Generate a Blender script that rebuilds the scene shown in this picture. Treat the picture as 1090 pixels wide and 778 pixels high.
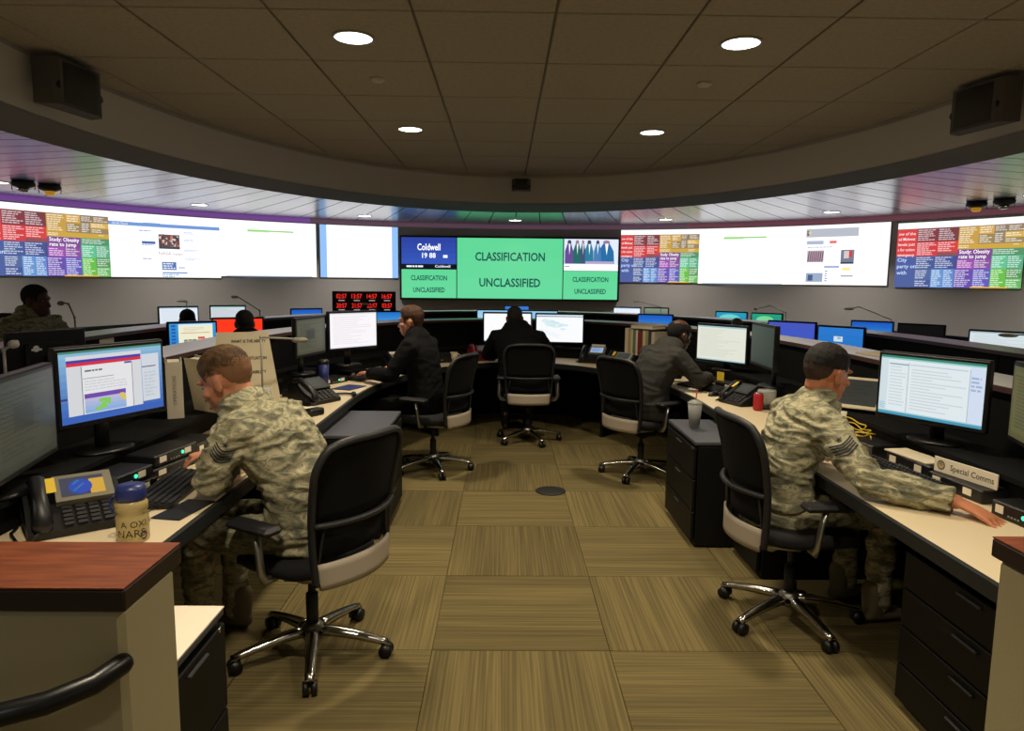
import bpy, bmesh, math, random
from mathutils import Vector, Matrix, noise
from mathutils.bvhtree import BVHTree
PI = math.pi
for o in list(bpy.data.objects): bpy.data.objects.remove(o)
scene = bpy.context.scene
COL = scene.collection
random.seed(7)
# ------------------------------------------------------------------ camera
cd = bpy.data.cameras.new('camera'); cam = bpy.data.objects.new('camera', cd); COL.objects.link(cam)
cd.sensor_width = 36.0; cd.lens = 740.0 / 1090.0 * 36.0; cd.clip_start = .05; cd.clip_end = 100
R_ = math.radians
cam.matrix_world = Matrix.Translation((-.17, 0, 1.6)) @ Matrix.Rotation(R_(-.7), 4, 'Z') @ Matrix.Rotation(R_(90 - 6.93), 4, 'X') @ Matrix.Rotation(R_(.6), 4, 'Z')
scene.camera = cam
# ------------------------------------------------------------------ world and exposure
wd = bpy.data.worlds.new('world'); scene.world = wd; wd.use_nodes = True
wd.node_tree.nodes['Background'].inputs[0].default_value = (.9, .85, .75, 1)
wd.node_tree.nodes['Background'].inputs[1].default_value = .0
vs = scene.view_settings
vs.view_transform = 'Standard'; vs.look = 'None'; vs.gamma = 1; vs.use_curve_mapping = False
vs.exposure = 0.0
INNER_W = 18.0      # watts of each inner downlight
OUTER_W = 14.0       # watts of each downlight over the outer ring
WALL_GLOW = 1.15    # brightness of the projected wall images
MON_GLOW = 1.0     # brightness of the desk monitors

# ------------------------------------------------------------------ materials
def lin(c):
    return tuple(((v / 255) / 12.92 if v / 255 <= .04045 else ((v / 255 + .055) / 1.055) ** 2.4) for v in c[:3])
MATS = {}
def mat(name, rgb=(128, 128, 128), rough=.6, metal=0, bump=0, bscale=200, var=0, vscale=6, spec=.5, emit=0, trans=0, alpha=1, stretch=None, rgb2=None):
    if name in MATS: return MATS[name]
    m = bpy.data.materials.new(name); m.use_nodes = True; MATS[name] = m
    nt = m.node_tree; N = nt.nodes; L = nt.links; p = N['Principled BSDF']
    c = lin(rgb)
    p.inputs['Base Color'].default_value = (*c, 1); p.inputs['Roughness'].default_value = rough
    p.inputs['Metallic'].default_value = metal; p.inputs['Specular IOR Level'].default_value = spec
    if trans: p.inputs['Transmission Weight'].default_value = trans
    if alpha < 1: p.inputs['Alpha'].default_value = alpha
    if emit:
        p.inputs['Emission Color'].default_value = (*c, 1); p.inputs['Emission Strength'].default_value = emit
    if bump or var or rgb2:
        tc = N.new('ShaderNodeTexCoord'); mp = N.new('ShaderNodeMapping'); L.new(tc.outputs['Object'], mp.inputs[0])
        if stretch: mp.inputs['Scale'].default_value = stretch
    if var or rgb2:
        nz = N.new('ShaderNodeTexNoise'); nz.inputs['Scale'].default_value = vscale; nz.inputs['Detail'].default_value = 4
        L.new(mp.outputs[0], nz.inputs['Vector'])
        mx = N.new('ShaderNodeMix'); mx.data_type = 'RGBA'
        c2 = lin(rgb2) if rgb2 else tuple(v * (1 - var) for v in c)
        mx.inputs['A'].default_value = (*c, 1); mx.inputs['B'].default_value = (*c2, 1)
        rp = N.new('ShaderNodeMapRange'); rp.inputs[1].default_value = .35; rp.inputs[2].default_value = .65
        L.new(nz.outputs[0], rp.inputs[0]); L.new(rp.outputs[0], mx.inputs[0]); L.new(mx.outputs['Result'], p.inputs['Base Color'])
    if bump:
        n2 = N.new('ShaderNodeTexNoise'); n2.inputs['Scale'].default_value = bscale; n2.inputs['Detail'].default_value = 2
        L.new(mp.outputs[0], n2.inputs['Vector'])
        b = N.new('ShaderNodeBump'); b.inputs['Strength'].default_value = bump; b.inputs['Distance'].default_value = .004
        L.new(n2.outputs[0], b.inputs['Height']); L.new(b.outputs[0], p.inputs['Normal'])
    return m
def screen_mat(name, strength):
    m = bpy.data.materials.new(name); m.use_nodes = True; MATS[name] = m
    nt = m.node_tree; p = nt.nodes['Principled BSDF']
    a = nt.nodes.new('ShaderNodeAttribute'); a.attribute_name = 'Col'
    p.inputs['Base Color'].default_value = (.01, .01, .01, 1); p.inputs['Roughness'].default_value = .35
    nt.links.new(a.outputs['Color'], p.inputs['Emission Color']); p.inputs['Emission Strength'].default_value = strength
    return m
screen_mat('wall_picture', WALL_GLOW); screen_mat('monitor_picture', MON_GLOW)
def print_mat():
    m = bpy.data.materials.new('print'); m.use_nodes = True; MATS['print'] = m
    nt = m.node_tree; p = nt.nodes['Principled BSDF']
    a = nt.nodes.new('ShaderNodeAttribute'); a.attribute_name = 'Col'
    nt.links.new(a.outputs['Color'], p.inputs['Base Color']); p.inputs['Roughness'].default_value = .6
print_mat()

def carpet_mat():
    m = bpy.data.materials.new('carpet'); m.use_nodes = True; MATS['carpet'] = m
    nt = m.node_tree; N = nt.nodes; L = nt.links; p = N['Principled BSDF']
    p.inputs['Roughness'].default_value = .95; p.inputs['Specular IOR Level'].default_value = .1
    tc = N.new('ShaderNodeTexCoord'); oi = N.new('ShaderNodeObjectInfo')
    add = N.new('ShaderNodeVectorMath'); add.operation = 'ADD'
    rv = N.new('ShaderNodeVectorMath'); rv.operation = 'SCALE'; rv.inputs[0].default_value = (37, 11, 5)
    L.new(oi.outputs['Random'], rv.inputs['Scale']); L.new(tc.outputs['Object'], add.inputs[0]); L.new(rv.outputs[0], add.inputs[1])
    mp = N.new('ShaderNodeMapping'); mp.inputs['Scale'].default_value = (110, 1.2, 1); L.new(add.outputs[0], mp.inputs[0])
    st = N.new('ShaderNodeTexNoise'); st.inputs['Scale'].default_value = 1; st.inputs['Detail'].default_value = 2; L.new(mp.outputs[0], st.inputs['Vector'])
    mp2 = N.new('ShaderNodeMapping'); mp2.inputs['Scale'].default_value = (4.2, .12, 1); L.new(add.outputs[0], mp2.inputs[0])
    bd = N.new('ShaderNodeTexNoise'); bd.inputs['Scale'].default_value = 1; bd.inputs['Detail'].default_value = 1; L.new(mp2.outputs[0], bd.inputs['Vector'])
    r1 = N.new('ShaderNodeValToRGB'); r1.color_ramp.elements[0].position = .36; r1.color_ramp.elements[1].position = .66
    r1.color_ramp.elements[0].color = (*lin((96, 86, 58)), 1); r1.color_ramp.elements[1].color = (*lin((122, 109, 71)), 1)
    L.new(st.outputs[0], r1.inputs[0])
    r2 = N.new('ShaderNodeValToRGB'); r2.color_ramp.elements[0].position = .4; r2.color_ramp.elements[1].position = .56
    r2.color_ramp.elements[0].color = (.86, .86, .87, 1); r2.color_ramp.elements[1].color = (1.02, 1.01, 1, 1)
    L.new(bd.outputs[0], r2.inputs[0])
    mx = N.new('ShaderNodeMix'); mx.data_type = 'RGBA'; mx.blend_type = 'MULTIPLY'; mx.inputs[0].default_value = 1
    L.new(r1.outputs[0], mx.inputs['A']); L.new(r2.outputs[0], mx.inputs['B'])
    hv = N.new('ShaderNodeHueSaturation'); vr = N.new('ShaderNodeMapRange'); vr.inputs[3].default_value = .82; vr.inputs[4].default_value = 1.12
    L.new(oi.outputs['Random'], vr.inputs[0]); L.new(vr.outputs[0], hv.inputs['Value']); L.new(mx.outputs['Result'], hv.inputs['Color'])
    L.new(hv.outputs[0], p.inputs['Base Color'])
    b = N.new('ShaderNodeBump'); b.inputs['Strength'].default_value = .6; b.inputs['Distance'].default_value = .004
    L.new(st.outputs[0], b.inputs['Height']); L.new(b.outputs[0], p.inputs['Normal'])
carpet_mat()
def camo_mat():
    m = bpy.data.materials.new('camouflage'); m.use_nodes = True; MATS['camouflage'] = m
    nt = m.node_tree; N = nt.nodes; L = nt.links; p = N['Principled BSDF']
    p.inputs['Roughness'].default_value = .9; p.inputs['Specular IOR Level'].default_value = .15
    tc = N.new('ShaderNodeTexCoord')
    mp = N.new('ShaderNodeMapping'); mp.inputs['Scale'].default_value = (13, 13, 30); mp.inputs['Rotation'].default_value = (.25, .3, 0); L.new(tc.outputs['Object'], mp.inputs[0])
    n1 = N.new('ShaderNodeTexNoise'); n1.inputs['Scale'].default_value = 1; n1.inputs['Detail'].default_value = 5; n1.inputs['Roughness'].default_value = .62; n1.inputs['Distortion'].default_value = .9
    L.new(mp.outputs[0], n1.inputs['Vector'])
    r = N.new('ShaderNodeValToRGB'); r.color_ramp.interpolation = 'CONSTANT'; e = r.color_ramp.elements
    cols = [(0, (104, 104, 90)), (.40, (126, 125, 102)), (.47, (154, 149, 121)), (.53, (182, 173, 142)), (.60, (142, 143, 117)), (.66, (114, 115, 99))]
    e[0].position = 0; e[0].color = (*lin(cols[0][1]), 1); e[1].position = cols[1][0]; e[1].color = (*lin(cols[1][1]), 1)
    for q, c in cols[2:]:
        k = e.new(q); k.color = (*lin(c), 1)
    L.new(n1.outputs[0], r.inputs[0]); L.new(r.outputs[0], p.inputs['Base Color'])
    n2 = N.new('ShaderNodeTexNoise'); n2.inputs['Scale'].default_value = 45; n2.inputs['Detail'].default_value = 3; L.new(tc.outputs['Object'], n2.inputs['Vector'])
    b = N.new('ShaderNodeBump'); b.inputs['Strength'].default_value = .5; b.inputs['Distance'].default_value = .006
    L.new(n2.outputs[0], b.inputs['Height']); L.new(b.outputs[0], p.inputs['Normal'])
camo_mat()
mat('wall_paint', (196, 190, 188), .8, bump=.08, bscale=60)
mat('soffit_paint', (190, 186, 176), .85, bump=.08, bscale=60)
mat('soffit_shade', (112, 110, 104), .85, bump=.08, bscale=60)
mat('speaker_case', (84, 80, 74), .7)
mat('speaker_grille', (58, 55, 50), .85, bump=.4, bscale=300)
mat('ceiling_tile', (166, 156, 136), .95, bump=.35, bscale=160, var=.12, vscale=40)
mat('ceiling_grid', (120, 115, 104), .8)
mat('ceiling_metal', (176, 176, 184), .27, metal=.8, bump=.03, bscale=8)
mat('ceiling_void', (18, 18, 20), .9)
mat('purple_wash', (150, 96, 190), .5, emit=.42)
mat('mauve_wash', (140, 106, 128), .5, emit=.28)
mat('rose_wash', (160, 100, 116), .5, emit=.27)
mat('carpet_base', (92, 84, 54), .95, spec=.1)
mat('wood_cap', (124, 64, 34), .5, bump=.03, bscale=40, rgb2=(96, 46, 24), vscale=5, stretch=(1.5, 14, 14))
mat('wood_edge', (40, 24, 18), .45)
mat('half_wall', (176, 166, 128), .8, bump=.12, bscale=220)
mat('black_metal', (20, 20, 21), .35, metal=.3)
mat('laminate', (222, 205, 170), .45, bump=.02, bscale=120)
mat('desk_edge', (30, 32, 32), .55, bump=.06, bscale=200)
mat('panel_black', (11, 11, 12), .85, spec=.2, bump=.15, bscale=300)
mat('shelf_top', (206, 200, 205), .35)
mat('shelf_edge', (70, 42, 36), .5)
mat('pedestal', (9, 9, 10), .55, spec=.3, bump=.05, bscale=250)
mat('pedestal_top', (74, 76, 84), .5, bump=.08, bscale=260)
mat('plastic_black', (15, 15, 17), .42, bump=.04, bscale=300)
mat('plastic_dark', (36, 36, 39), .5)
mat('plastic_grey', (128, 124, 108), .5)
mat('plastic_silver', (150, 146, 138), .4)
mat('bezel_edge', (58, 57, 58), .4)
mat('chrome', (205, 202, 196), .18, metal=1)
mat('aluminium', (168, 166, 160), .32, metal=.9)
mat('chair_mesh', (11, 11, 13), .85, spec=.25, bump=.4, bscale=420)
mat('chair_fabric', (22, 22, 24), .9, bump=.4, bscale=300)
mat('chair_plate', (178, 166, 148), .5, bump=.03)
mat('lens', (255, 250, 238), .5, emit=6)
mat('paper', (236, 226, 204), .8)
mat('paper_tan', (214, 202, 172), .8)
mat('white_plastic', (206, 198, 178), .55)
mat('red_plastic', (128, 22, 30), .4)
mat('red_print', (178, 30, 36), .5)
mat('yellow_note', (232, 200, 60), .7)
mat('yellow_cable', (206, 176, 50), .5)
mat('blue_plastic', (38, 48, 110), .35)
mat('amber_bottle', (196, 176, 120), .25, alpha=.8)
mat('clear_plastic', (210, 214, 208), .15, alpha=.38)
mat('led_green', (60, 230, 170), .4, emit=1.5)
mat('led_red', (255, 30, 24), .4, emit=2.0)
mat('grommet', (26, 26, 24), .6)
mat('leather', (16, 15, 14), .5)
mat('suit_black', (12, 12, 14), .9, spec=.2, bump=.25, bscale=120)
mat('suit_grey', (48, 47, 43), .9, bump=.4, bscale=160, var=.25, vscale=30)
mat('skin_light', (208, 142, 108), .55, bump=.05, bscale=90, var=.10, vscale=14)
mat('skin_tan', (204, 132, 94), .55, bump=.05, bscale=90, var=.10, vscale=14)
mat('skin_dark', (86, 54, 40), .5, bump=.05, bscale=90, var=.10, vscale=14)
mat('skin_brown', (122, 76, 52), .5, bump=.05, bscale=90, var=.10, vscale=14)
mat('hair_fair', (104, 74, 40), .85, bump=.5, bscale=200, rgb2=(62, 44, 26), vscale=30)
mat('hair_dark', (34, 27, 22), .85, bump=.5, bscale=200, rgb2=(18, 15, 13), vscale=30)
mat('hair_brown', (84, 50, 26), .8, bump=.5, bscale=160, rgb2=(44, 29, 18), vscale=26)
mat('hair_black', (14, 13, 13), .9, bump=.5, bscale=200)
mat('eye', (170, 160, 150), .3); mat('lip', (120, 62, 52), .5)
mat('shirt', (190, 186, 180), .8)
mat('tshirt', (120, 110, 80), .9)
mat('patch', (38, 40, 44), .8)
mat('boot', (120, 112, 86), .8)
mat('amber_glass', (206, 150, 40), .3, emit=.5)

# ------------------------------------------------------------------ mesh helpers
class MB:
    def __init__(s): s.v = []; s.f = []; s.sm = []
    def add(s, vs_, fs, M=None, smooth=False):
        k = len(s.v)
        s.v += [(M @ Vector(p)) if M else Vector(p) for p in vs_]
        for f in fs: s.f.append(tuple(i + k for i in f)); s.sm.append(smooth)
        return s
    def box(s, c, d, b=0, M=None):
        x, y, z = (q / 2 for q in d); cx, cy, cz = c
        if not b:
            vs_ = [(cx + i * x, cy + j * y, cz + k * z) for k in (-1, 1) for j in (-1, 1) for i in (-1, 1)]
            return s.add(vs_, [(0, 2, 3, 1), (4, 5, 7, 6), (0, 1, 5, 4), (2, 6, 7, 3), (0, 4, 6, 2), (1, 3, 7, 5)], M)
        b = min(b, x * .9, y * .9, z * .9); vs_ = []; idx = {}
        for i in (-1, 1):
            for j in (-1, 1):
                for k in (-1, 1):
                    for a in range(3):
                        q = [x - b, y - b, z - b]; q[a] += b
                        idx[(i, j, k, a)] = len(vs_); vs_.append((cx + i * q[0], cy + j * q[1], cz + k * q[2]))
        I = idx; fs = []
        def fx(lst, n):
            p = [Vector(vs_[q]) for q in lst]
            nn = (p[1] - p[0]).cross(p[2] - p[0])
            fs.append(tuple(lst) if nn.dot(Vector(n)) > 0 else tuple(reversed(lst)))
        for sg in (-1, 1):
            fx([I[(sg, -1, -1, 0)], I[(sg, 1, -1, 0)], I[(sg, 1, 1, 0)], I[(sg, -1, 1, 0)]], (sg, 0, 0))
            fx([I[(-1, sg, -1, 1)], I[(1, sg, -1, 1)], I[(1, sg, 1, 1)], I[(-1, sg, 1, 1)]], (0, sg, 0))
            fx([I[(-1, -1, sg, 2)], I[(1, -1, sg, 2)], I[(1, 1, sg, 2)], I[(-1, 1, sg, 2)]], (0, 0, sg))
            for t in (-1, 1):
                fx([I[(sg, t, -1, 0)], I[(sg, t, 1, 0)], I[(sg, t, 1, 1)], I[(sg, t, -1, 1)]], (sg, t, 0))
                fx([I[(sg, -1, t, 0)], I[(sg, 1, t, 0)], I[(sg, 1, t, 2)], I[(sg, -1, t, 2)]], (sg, 0, t))
                fx([I[(-1, sg, t, 1)], I[(1, sg, t, 1)], I[(1, sg, t, 2)], I[(-1, sg, t, 2)]], (0, sg, t))
                for u in (-1, 1): fx([I[(sg, t, u, 0)], I[(sg, t, u, 1)], I[(sg, t, u, 2)]], (sg, t, u))
        return s.add(vs_, fs, M)
    def prism(s, pts, z0, z1, M=None):
        n = len(pts)
        a = sum(pts[i][0] * pts[(i + 1) % n][1] - pts[(i + 1) % n][0] * pts[i][1] for i in range(n))
        if a < 0: pts = pts[::-1]
        vs_ = [(x, y, z0) for x, y in pts] + [(x, y, z1) for x, y in pts]
        fs = [tuple(range(n - 1, -1, -1)), tuple(range(n, 2 * n))] + [(i, (i + 1) % n, n + (i + 1) % n, n + i) for i in range(n)]
        return s.add(vs_, fs, M)
    def tube(s, pts, r, n=10, cap=True, M=None, ref=None, round_end=False):
        """swept tube; r is a number, or one radius or (side, front) pair for each point"""
        pts = [Vector(p) for p in pts]; m = len(pts)
        rr = [r] * m if not isinstance(r, (list, tuple)) else list(r)
        rr = [(q, q) if not isinstance(q, (list, tuple)) else q for q in rr]
        tg = []
        for i in range(m):
            t = (pts[min(i + 1, m - 1)] - pts[max(i - 1, 0)]); tg.append(t.normalized())
        if round_end:
            P, Q, T = [], [], []
            for c in (.97, .7, .3):
                q = math.sqrt(1 - c * c); P.append(pts[0] - tg[0] * max(rr[0]) * c); Q.append((rr[0][0] * q, rr[0][1] * q)); T.append(tg[0])
            P += pts; Q += rr; T += tg
            for c in (.3, .7, .97):
                q = math.sqrt(1 - c * c); P.append(pts[-1] + tg[-1] * max(rr[-1]) * c); Q.append((rr[-1][0] * q, rr[-1][1] * q)); T.append(tg[-1])
            pts, rr, tg = P, Q, T; m = len(pts)
        x = Vector(ref) if ref else (Vector((1, 0, 0)) if abs(tg[0].x) < .8 else Vector((0, 1, 0)))
        vs_ = []
        for i in range(m):
            t = tg[i]; x = (x - t * x.dot(t)); x.normalize(); y = t.cross(x)
            for k in range(n):
                a = 2 * PI * k / n; vs_.append(pts[i] + x * math.cos(a) * rr[i][0] + y * math.sin(a) * rr[i][1])
        fs = [(i * n + k, i * n + (k + 1) % n, (i + 1) * n + (k + 1) % n, (i + 1) * n + k) for i in range(m - 1) for k in range(n)]
        if cap: fs += [tuple(range(n - 1, -1, -1)), tuple((m - 1) * n + k for k in range(n))]
        return s.add(vs_, fs, M, True)
    def cyl(s, p0, p1, r0, r1=None, n=16, M=None):
        return s.tube([p0, p1], [r0, r0 if r1 is None else r1], n, True, M)
    def lathe(s, prof, n=20, M=None):
        m = len(prof); vs_ = [(r * math.cos(2 * PI * k / n), r * math.sin(2 * PI * k / n), z) for r, z in prof for k in range(n)]
        fs = [(i * n + k, i * n + (k + 1) % n, (i + 1) * n + (k + 1) % n, (i + 1) * n + k) for i in range(m - 1) for k in range(n)]
        fs += [tuple(range(n - 1, -1, -1)), tuple((m - 1) * n + k for k in range(n))]
        return s.add(vs_, fs, M, True)
    def ell(s, c, r, M=None, n=16, m=10, ax=None):
        """ellipsoid; ax = (right, forward, up) vectors"""
        vs_ = []; A = ax or (Vector((1, 0, 0)), Vector((0, 1, 0)), Vector((0, 0, 1))); c = Vector(c)
        for i in range(1, m):
            t = PI * i / m
            for k in range(n):
                a = 2 * PI * k / n
                vs_.append(c + A[0] * r[0] * math.sin(t) * math.cos(a) + A[1] * r[1] * math.sin(t) * math.sin(a) - A[2] * r[2] * math.cos(t))
        b = len(vs_); vs_ += [c - A[2] * r[2], c + A[2] * r[2]]
        fs = [(i * n + k, i * n + (k + 1) % n, (i + 1) * n + (k + 1) % n, (i + 1) * n + k) for i in range(m - 2) for k in range(n)]
        fs += [(b, (k + 1) % n, k) for k in range(n)] + [(b + 1, (m - 2) * n + k, (m - 2) * n + (k + 1) % n) for k in range(n)]
        return s.add(vs_, fs, M, True)
    def grid(s, fn, nu, nv, M=None, thick=None):
        """surface fn(u, v) -> point; thick(u, v) -> offset vector makes it a closed slab"""
        vs_ = [Vector(fn(i / nu, j / nv)) for j in range(nv + 1) for i in range(nu + 1)]; w = nu + 1
        fs = [(j * w + i, j * w + i + 1, (j + 1) * w + i + 1, (j + 1) * w + i) for j in range(nv) for i in range(nu)]
        if thick:
            k = len(vs_); vs_ += [vs_[j * w + i] + Vector(thick(i / nu, j / nv)) for j in range(nv + 1) for i in range(nu + 1)]
            fs += [tuple(q + k for q in reversed(f)) for f in fs]
            ring = [i for i in range(nu + 1)] + [j * w + nu for j in range(1, nv + 1)] + [nv * w + i for i in range(nu - 1, -1, -1)] + [j * w for j in range(nv - 1, 0, -1)]
            fs += [(ring[(q + 1) % len(ring)], ring[q], ring[q] + k, ring[(q + 1) % len(ring)] + k) for q in range(len(ring))]
        return s.add(vs_, fs, M, True)
    def mesh(s, name, m=None):
        me = bpy.data.meshes.new(name); me.from_pydata([tuple(p) for p in s.v], [], s.f)
        me.polygons.foreach_set('use_smooth', s.sm); me.update()
        if m: me.materials.append(MATS[m] if isinstance(m, str) else m)
        return me
    def build(s, name, m, parent=None, kind=None, label=None, loc=None, rot=None, fix=False):
        me = s.mesh(name, m)
        if fix:
            bm = bmesh.new(); bm.from_mesh(me); bmesh.ops.recalc_face_normals(bm, faces=bm.faces); bm.to_mesh(me); bm.free()
        return link(name, me, parent, kind, label, loc, rot)
def link(name, me, parent=None, kind=None, label=None, loc=None, rot=None):
    o = bpy.data.objects.new(name, me); COL.objects.link(o)
    if parent: o.parent = parent
    if kind: o['kind'] = kind
    if label: o['label'] = label
    if loc: o.location = loc
    if rot is not None: o.rotation_euler = (0, 0, rot)
    return o
def tag(o, label, cat, group=None):
    o['label'] = label; o['category'] = cat
    if group: o['group'] = group
    return o
def thing(name, label, cat, loc=(0, 0, 0), rz=0, group=None, tilt=None):
    o = bpy.data.objects.new(name, None); COL.objects.link(o); o.empty_display_size = .05
    o.location = loc; o.rotation_euler = (tilt[0] if tilt else 0, tilt[1] if tilt else 0, rz)
    return tag(o, label, cat, group)
def copy_thing(root, label, loc, rz, group=None):
    r = root.copy(); COL.objects.link(r); r.location = loc; r.rotation_euler = (0, 0, rz); r['label'] = label
    if group: r['group'] = group
    def rec(src, dst):
        for ch in list(src.children):
            c = ch.copy(); COL.objects.link(c); c.parent = dst; rec(ch, c)
    rec(root, r); return r

# ------------------------------------------------------------------ flat pictures and print
TXT = {}
def text_mesh(s, size=1.0, bold=0.0):
    k = (s, bold)
    if k not in TXT:
        c = bpy.data.curves.new('txt', 'FONT'); c.body = s; c.size = 1; c.resolution_u = 2; c.align_x = 'LEFT'; c.offset = bold
        o = bpy.data.objects.new('txt', c); me = o.to_mesh()
        TXT[k] = ([(v.co.x, v.co.y) for v in me.vertices], [tuple(p.vertices) for p in me.polygons])
        o.to_mesh_clear(); bpy.data.objects.remove(o); bpy.data.curves.remove(c)
    return TXT[k]
class Img:
    """flat coloured shapes laid out in metres: u to the right, v up"""
    def __init__(s): s.it = []
    def poly(s, pts, col, L=0):
        s.it.append((list(pts), [tuple(range(len(pts)))], col, L)); return s
    def rect(s, u0, v0, u1, v1, col, L=0, sub=0):
        if sub:
            n = max(1, int((u1 - u0) / sub))
            for i in range(n):
                a = u0 + (u1 - u0) * i / n; b = u0 + (u1 - u0) * (i + 1) / n; s.poly([(a, v0), (b, v0), (b, v1), (a, v1)], col, L)
            return s
        return s.poly([(u0, v0), (u1, v0), (u1, v1), (u0, v1)], col, L)
    def grad(s, u0, v0, u1, v1, c0, c1, n=8, L=0):
        for i in range(n):
            t = (i + .5) / n; c = tuple(c0[k] + (c1[k] - c0[k]) * t for k in range(3))
            s.rect(u0, v0 + (v1 - v0) * i / n, u1, v0 + (v1 - v0) * (i + 1) / n, c, L)
        return s
    def text(s, t, u, v, size, col, L=3, align='c', bold=0.0, width=None):
        vs_, fs = text_mesh(t, 1, bold); 
        if not vs_: return s
        x0 = min(p[0] for p in vs_); x1 = max(p[0] for p in vs_); sx = size
        if width: sx = width / (x1 - x0)
        off = {'c': (x0 + x1) / 2, 'l': x0, 'r': x1}[align]
        s.it.append(([(u + (p[0] - off) * sx, v + p[1] * size) for p in vs_], fs, col, L)); return s
    def lines(s, u0, v0, u1, v1, n, col, L=2, seed=0, fill=.5, ragged=.5, words=True):
        rnd = random.Random(seed); h = (v1 - v0) / n
        for i in range(n):
            b = v1 - (i + 1) * h + h * (1 - fill) / 2; e = u1 - (u1 - u0) * ragged * rnd.random(); x = u0
            if not words: s.rect(u0, b, e, b + h * fill, col, L); continue
            while x < e:
                w = h * rnd.uniform(.8, 2.6); s.rect(x, b, min(x + w, e), b + h * fill, col, L); x += w + h * .3
        return s
    def build(s, name, fn, m, parent, kind=None):
        vs_, fs, cols = [], [], []
        for pts, ff, col, L in s.it:
            k = len(vs_); vs_ += [fn(u, v, L) for u, v in pts]; c = (*lin(col), 1)
            for f in ff: fs.append(tuple(i + k for i in f)); cols += [c] * len(f)
        me = bpy.data.meshes.new(name); me.from_pydata([tuple(p) for p in vs_], [], fs)
        at = me.color_attributes.new('Col', 'FLOAT_COLOR', 'CORNER')
        at.data.foreach_set('color', [q for c in cols for q in c]); me.materials.append(MATS[m]); me.update()
        return link(name, me, parent, kind)
# ================================================================== the room
WC, WR = 5.4, 7.3                      # curved wall: centre y, radius
def struct(o, label=None):
    o['kind'] = 'structure'
    if label: o['label'] = label
    return o
def ring(a, b, cy, n=120, t0=0, t1=2 * PI):
    return [(a * math.cos(t0 + (t1 - t0) * k / n), cy + b * math.sin(t0 + (t1 - t0) * k / n)) for k in range(n)]
# floor: carpet tiles with ribs, laid quarter-turned
fl = MB(); fl.prism(ring(WR + .3, WR + .3, WC, 96), -.08, -.006)
floor = struct(fl.build('floor', 'carpet_base'), 'olive brown carpet tile floor with ribbed tiles laid quarter turned')
T = .775
tm = MB(); tm.box((0, 0, -.003), (T - .004, T - .004, .006)); tile_me = tm.mesh('carpet_tile', 'carpet')
rnd = random.Random(3)
for i in range(-9, 10):
    for j in range(-2, 15):
        x = -.47 + T * (i + .5); y = 2.86 + T * (j - 3 + .5)
        if x * x + (y - WC) ** 2 > (WR - .3) ** 2 or y < -.6 or abs(x) > 3.2 or y > 9.2: continue
        o = link('carpet_tile', tile_me, floor, None, None, (x, y, 0), PI / 2 * ((i + j) % 2) + PI * rnd.randrange(2))
# curved wall
w = MB(); pts = ring(WR, WR, WC, 128); n = len(pts)
vs_ = [(x, y, 0) for x, y in pts] + [(x, y, 2.66) for x, y in pts]
w.add(vs_, [((k + 1) % n, k, n + k, n + (k + 1) % n) for k in range(n)], None, True)
pts2 = ring(WR + .15, WR + .15, WC, 128)
w.add([(x, y, 0) for x, y in pts2] + [(x, y, 2.66) for x, y in pts2], [(k, (k + 1) % n, n + (k + 1) % n, n + k) for k in range(n)], None, True)
struct(w.build('wall_back', 'wall_paint'), 'curved grey wall carrying the projected screens')
def band(R, z0, z1, th, name, m, label, parent=None):
    q = MB(); a = ring(R, R, WC, 128); b = ring(R + th, R + th, WC, 128); n = 128
    vs_ = [(x, y, z0) for x, y in a] + [(x, y, z1) for x, y in a] + [(x, y, z0) for x, y in b] + [(x, y, z1) for x, y in b]
    fs = []
    for k in range(n):
        l = (k + 1) % n; fs += [(l, k, n + k, n + l), (k, l, 2 * n + l, 2 * n + k), (n + l, n + k, 3 * n + k, 3 * n + l)]
    q.add(vs_, fs, None, False); return struct(q.build(name, m, parent), label)
tr = struct(band(WR - .010, 2.52, 2.603, .012, 'trim_2', 'wall_paint', None), 'narrow trim along the top of the curved wall, coloured light wash painted as glow')
for a0, a1, m in ((-64, -28, 'purple_wash'), (-28, 24, 'mauve_wash'), (24, 64, 'rose_wash')):  # coloured light wash on the wall, put in as self-glowing strips
    q = MB(); q.grid(lambda u, v: ((WR - .03) * math.sin(R_(a0 + (a1 - a0) * u)), WC + (WR - .03) * math.cos(R_(a0 + (a1 - a0) * u)), 2.527 + .072 * v), 30, 1, None, lambda u, v: (.018 * math.sin(R_(a0 + (a1 - a0) * u)), .018 * math.cos(R_(a0 + (a1 - a0) * u)), 0)); q.build('painted_wash', m, tr, fix=True)
# inner ceiling of square tiles
SX, SY, SC = 2.6, 3.9, 3.8            # soffit inner edge (ellipse)
OX, OY = 3.06, 4.77                   # soffit outer edge
cb = MB(); cb.prism(ring(3.3, 4.9, SC, 64), 2.742, 2.80)
ceil = struct(cb.build('ceiling', 'ceiling_grid'), 'oval ceiling of mineral fibre tiles in a grid')
tw, td = .61, .69
tm = MB(); tm.box((0, 0, .006), (tw - .012, td - .012, .012), .003); tile_me = tm.mesh('ceiling_tile', 'ceiling_tile')
for i in range(-6, 7):
    for j in range(-6, 9):
        x = .04 + tw * (i + .5); y = 3.11 + td * (j + .5)
        if (x / (SX + .35)) ** 2 + ((y - SC) / (SY + .35)) ** 2 < 1: link('ceiling_tile', tile_me, ceil, None, None, (x, y, 2.731))
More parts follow.
